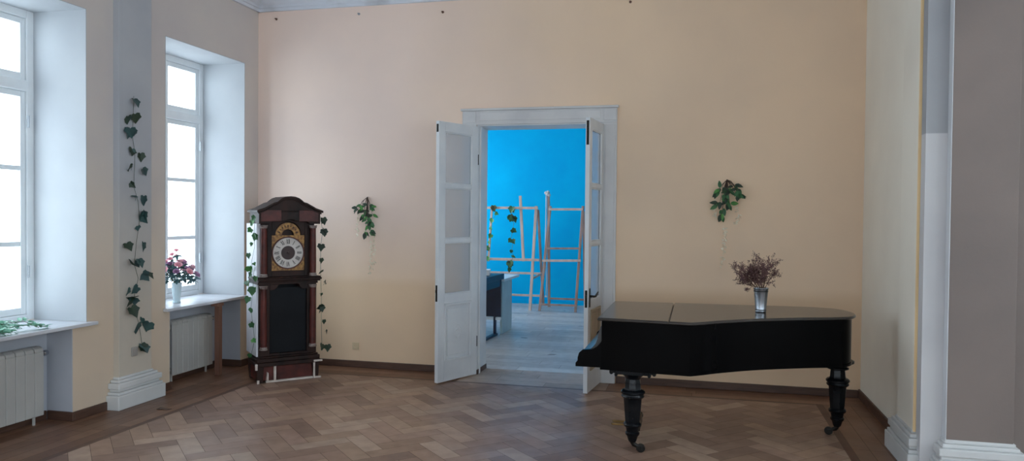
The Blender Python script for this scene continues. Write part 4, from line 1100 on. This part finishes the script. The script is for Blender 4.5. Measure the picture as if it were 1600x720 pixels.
part_bar('mast', EA, [(fp(813, 306), fp(818, 408))], 0.05, 0.03, 'wood_easel')
ba, bb = fp(840, 328) + Vector((0.0, 0.04, 0)), at(849, 476, 1, 14.2); bb.z = 0.0
part_bar('back_leg', EA, [(ba, bb), (ba + Vector((-1.45, 0, 0)), bb + Vector((-1.7, 0, 0)))], 0.045, 0.03, 'wood_easel_dark')
def mixp(a, b, t): return a.lerp(b, t)
c1 = mixp(ba, bb, 0.66); part_bar('stretcher', EA, [(c1 + Vector((-1.62, 0, 0)), c1), (mixp(q, fp(838, 322), 0.3), c1), (mixp(ba, bb, 0.9) + Vector((-1.68, 0, 0)), mixp(ba, bb, 0.9))], 0.04, 0.025, 'wood_easel')
# right easel
EB = thing('drawing_easel', 'tall wooden easel with a white cord, right one against the blue wall', 'easel', (0, 0, 0), group='wooden easels in the blue room')
q1, q2 = fp(843, 483), fp(899, 488); q1.z = q2.z = 0
part_bar('leg', EB, [(q1, fp(860, 322)), (q2, fp(911, 322))], 0.045, 0.035, 'wood_easel_dark')
mb_ = at(858, 474, 1, 13.95); mb_.z = 0
part_bar('mast', EB, [(mb_, at(857, 300, 1, 13.7))], 0.05, 0.035, 'wood_easel_dark')
mt_ = fp(911, 330) + Vector((0, 0.05, 0)); mb2 = mb_ + Vector((0.68, 0, 0))
part_bar('back_leg', EB, [(mb2, mt_)], 0.04, 0.03, 'wood_easel_dark')
v3 = Vector((0, -0.036, 0))
part_bar('rail', EB, [(fp(858, 327) + v3, fp(911, 327) + v3), (fp(848, 407) + v3, fp(908, 407) + v3)], 0.04, 0.03, 'wood_easel')
part_bar('rail', EB, [(fp(852, 388) + v3, fp(908, 388) + v3)], 0.035, 0.03, 'wood_easel_dark')
part_bar('stretcher', EB, [(fp(844, 475) + v3, fp(902, 477) + v3), (mb_ + Vector((0, -0.03, 0.16)), mb2 + Vector((0, -0.03, 0.16)))], 0.035, 0.025, 'wood_easel_dark')
tp = at(855.5, 303, 1, 13.66)
m = MB()
for dx, dz, r_ in ((0, 0, 0.038), (-0.03, 0.02, 0.03), (0.03, -0.02, 0.03), (0.01, 0.035, 0.028)): m.sphere(tp + Vector((dx, 0, dz)), r_, 10, 6)
m.build('knot', 'cord', None); kn_o = bpy.data.objects['knot']
CD_ = thing('knotted_rope', 'white knotted rope hanging from the top of the right easel', 'rope', (0, 0, 0)); kn_o.parent = CD_
m = MB(); m.tube([tp + Vector((-0.02, -0.03, -0.02)), at(853, 330, 1, 13.56), at(852, 390, 1, 13.46), at(854, 440, 1, 13.40), at(853, 463, 1, 13.38)], 0.008, 6); m.sphere(at(853, 463, 1, 13.38), 0.022, 8, 5)
m.build('strand', 'cord', CD_)
# garlands on the left easel
kn = [(fp(a, b) + Vector((0, -0.07, 0)), c, s) for a, b, c, s in ((773, 325, 2, 1.0), (777, 334, 1, .8), (771, 344, 2, .9), (769, 356, 1, .7), (768, 368, 1, .8), (766, 378, 1, .7), (764, 388, 2, .9), (764, 403, 1, .9))]
garland('ivy_garland', 'thin ivy garland twined down the left upright of the left easel', 'garland', kn, ['ivy', 'ivy_light', 'stem'], (0.1, -1, 0.1), 0.10, 'artificial ivy garlands', out=0.04)
kn = [(fp(a, b) + Vector((0, -0.08, 0)), c, s) for a, b, c, s in ((803, 327, 2, 1.1), (800, 340, 3, 1.2), (805, 342, 2, 1.1), (803, 360, 1, .9), (799, 375, 1, .9), (803, 377, 1, .9), (801, 392, 1, .6), (804, 400, 1, .8), (799, 411, 3, 1.0), (796, 420, 1, .8))]
garland('ivy_garland', 'ivy garland hanging from the top rail at the middle of the left easel', 'garland', kn, ['ivy', 'ivy_dark', 'ivy'], (0.1, -1, 0.1), 0.11, 'artificial ivy garlands', out=0.04)

WD = thing('white_desk', 'white topped desk with pale end panel in the blue room', 'desk', (0, 0, 0))
m = MB(); m.box(-4.3, -2.66, 10.42, 11.35, 0.765, 0.80); m.build('desk_top', 'desk_white', WD, bevel=0.004)
m = MB(); m.box(-2.735, -2.705, 10.47, 11.05, 0.0, 0.7645); m.build('end_panel', 'desk_light', WD, bevel=0.003)
m = MB(); m.box(-4.26, -4.23, 10.47, 11.05, 0.0, 0.7645); m.build('end_panel', 'desk_light', WD, bevel=0.003)
m = MB(); m.box(-4.22, -2.74, 10.9, 10.92, 0.3, 0.7645); m.build('modesty_panel', 'desk_light', WD)
ND = thing('navy_desk', 'dark navy desk seen past the left door jamb', 'desk', (-2.655, 10.385, 0), math.radians(-2))
m = MB(); m.box(-0.95, 0.0, -1.25, 0.0, 0.805, 0.885); m.build('desk_top', 'navy', ND, bevel=0.006)
m = MB(); m.box(-0.92, -0.03, -0.06, -0.03, 0.27, 0.804); m.box(-0.92, -0.04, -1.2, -0.06, 0.70, 0.804); m.build('back_panel', 'navy', ND, bevel=0.004)
m = MB(); m.box(-0.93, -0.03, -0.07, -0.02, 0.225, 0.262); b_ = m.build('stretcher', 'desk_white', ND, bevel=0.003); b_['label'] = 'white crossbar'
for x in (-0.88, -0.12):
    m = MB(); m.box(x - 0.03, x + 0.03, -0.075, -0.015, 0.03, 0.80) if x < -0.5 else m.box(x - 0.015, x + 0.015, -0.075, -0.015, 0.03, 0.27)
    m.box(x - 0.03, x + 0.03, -0.65, 0.0, 0.0, 0.03); m.build('leg', 'navy', ND, bevel=0.003)
PB = thing('card_box', 'small white card box lying on the navy desk', 'box', (-2.86, 10.02, 0.8855), math.radians(12))
m = MB(); m.box(-0.16, 0.09, -0.12, 0.12, 0, 0.05); m.build('box_body', 'paper', PB, bevel=0.002)
m = MB(); m.box(-0.163, 0.093, -0.123, 0.123, 0.05, 0.075); m.build('box_lid', 'paper', PB, bevel=0.002)

# ------------------------------------------------------------------ small things
for px, py, lb in ((432, 30, 'small dark screw in the back wall, leftmost below the cornice'), (561, 22, 'bent screw hook in the back wall, second from the left below the cornice'), (692, 19, 'round screw plug in the back wall, third from the left below the cornice'), (985, 3, 'screw in the back wall high above the door, rightmost of the row')):
    q = at(px, py, 1, YB)
    H = thing('wall_screw', lb, 'screw', (q.x, YB, q.z), group='screws in the back wall')
    m = MB(); m.lathe([(0.014, 0.0), (0.013, 0.003), (0.005, 0.006), (0.005, 0.022), (0.009, 0.024), (0.007, 0.028), (0.002, 0.03)], 14, T=Matrix.Rotation(PI / 2, 4, 'X')); m.build('screw_body', 'post' if px != 561 else 'metal', H)
q = at(256, 639, 2, 0)
S = MB(); S.add([(-0.06, -0.02, 0.001), (-0.02, -0.035, 0.008), (0.05, -0.02, 0.001), (0.07, 0.01, 0.006), (0.01, 0.03, 0.001), (-0.05, 0.02, 0.009)], [(0, 1, 5), (1, 2, 4, 5), (2, 3, 4)])
o = S.build('floor_scrap', 'baseboard', recalc=False); o.location = (q.x, q.y, 0.0); sl = o.modifiers.new('solid', 'SOLIDIFY'); sl.thickness = 0.002
tag(o, 'small dark scrap lying on the floor near the pilaster base', 'scrap')
q = at(556, 540, 1, YB)
O = thing('wall_socket', 'flat cream socket plate low on the wall right of the clock', 'socket', (q.x, YB, q.z))
m = MB(); m.box(-0.04, 0.04, -0.010, 0.0, -0.04, 0.04); m.build('plate', 'plastic', O, bevel=0.004)
m = MB(); m.lathe([(0.024, 0.0), (0.026, 0.004), (0.02, 0.004), (0.018, 0.0)], 20, (0, -0.010, 0), T=Matrix.Rotation(PI / 2, 4, 'X'), caps=False); m.build('socket_ring', 'plastic', O)
q = at(209, 549, 0, -4.855)
O = thing('junction_box', 'small grey junction box low on the pilaster beneath the ivy', 'box', (-4.855, q.y, q.z))
m = MB(); m.box(0, 0.014, -0.035, 0.035, -0.04, 0.04); m.build('box_body', 'smoke', O, bevel=0.005)

# ------------------------------------------------------------------ light: overcast sky through the windows
wd = bpy.data.worlds.new('overcast sky'); scene.world = wd; wd.use_nodes = True
bg = wd.node_tree.nodes['Background']; bg.inputs['Color'].default_value = (0.80, 0.91, 1.0, 1); bg.inputs['Strength'].default_value = 6.2
def portal(x, y0, y1, z0, z1, d):
    l = bpy.data.lights.new('window_portal', 'AREA'); l.shape = 'RECTANGLE'; l.size = z1 - z0; l.size_y = y1 - y0; l.cycles.is_portal = True
    o = bpy.data.objects.new('window_portal', l); COL.objects.link(o); o.location = (x, (y0 + y1) / 2, (z0 + z1) / 2)
    o.rotation_euler = (0, -PI / 2, 0); o['kind'] = 'helper'
for a, b in WIN: portal(-5.6, a, b, WZ0, WZ1, 1)
for a, b in FW: portal(-5.6, a, b, 0.7, 3.6, 1)
for a, b in RWIN:
    l = bpy.data.lights.new('window_portal', 'AREA'); l.shape = 'RECTANGLE'; l.size = b - a; l.size_y = 2.8; l.cycles.is_portal = True
    o = bpy.data.objects.new('window_portal', l); COL.objects.link(o); o.location = ((a + b) / 2, YR - 0.32, 2.2); o.rotation_euler = (PI / 2, 0, 0); o['kind'] = 'helper'

for a, b in SWIN:
    l = bpy.data.lights.new('window_portal', 'AREA'); l.shape = 'RECTANGLE'; l.size = 2.8; l.size_y = b - a; l.cycles.is_portal = True
    o = bpy.data.objects.new('window_portal', l); COL.objects.link(o); o.location = (XF + 0.32, (a + b) / 2, 2.2); o.rotation_euler = (0, PI / 2, 0); o['kind'] = 'helper'

scene.view_settings.view_transform = 'Standard'; scene.view_settings.look = 'None'
scene.view_settings.gamma = 1.0; scene.view_settings.use_curve_mapping = False
scene.view_settings.exposure = 0.0
scene.cycles.use_denoising = True
scene.cycles.max_bounces = 12; scene.cycles.diffuse_bounces = 8; scene.cycles.transparent_max_bounces = 16; scene.cycles.glossy_bounces = 4
scene.cycles.sample_clamp_indirect = 8
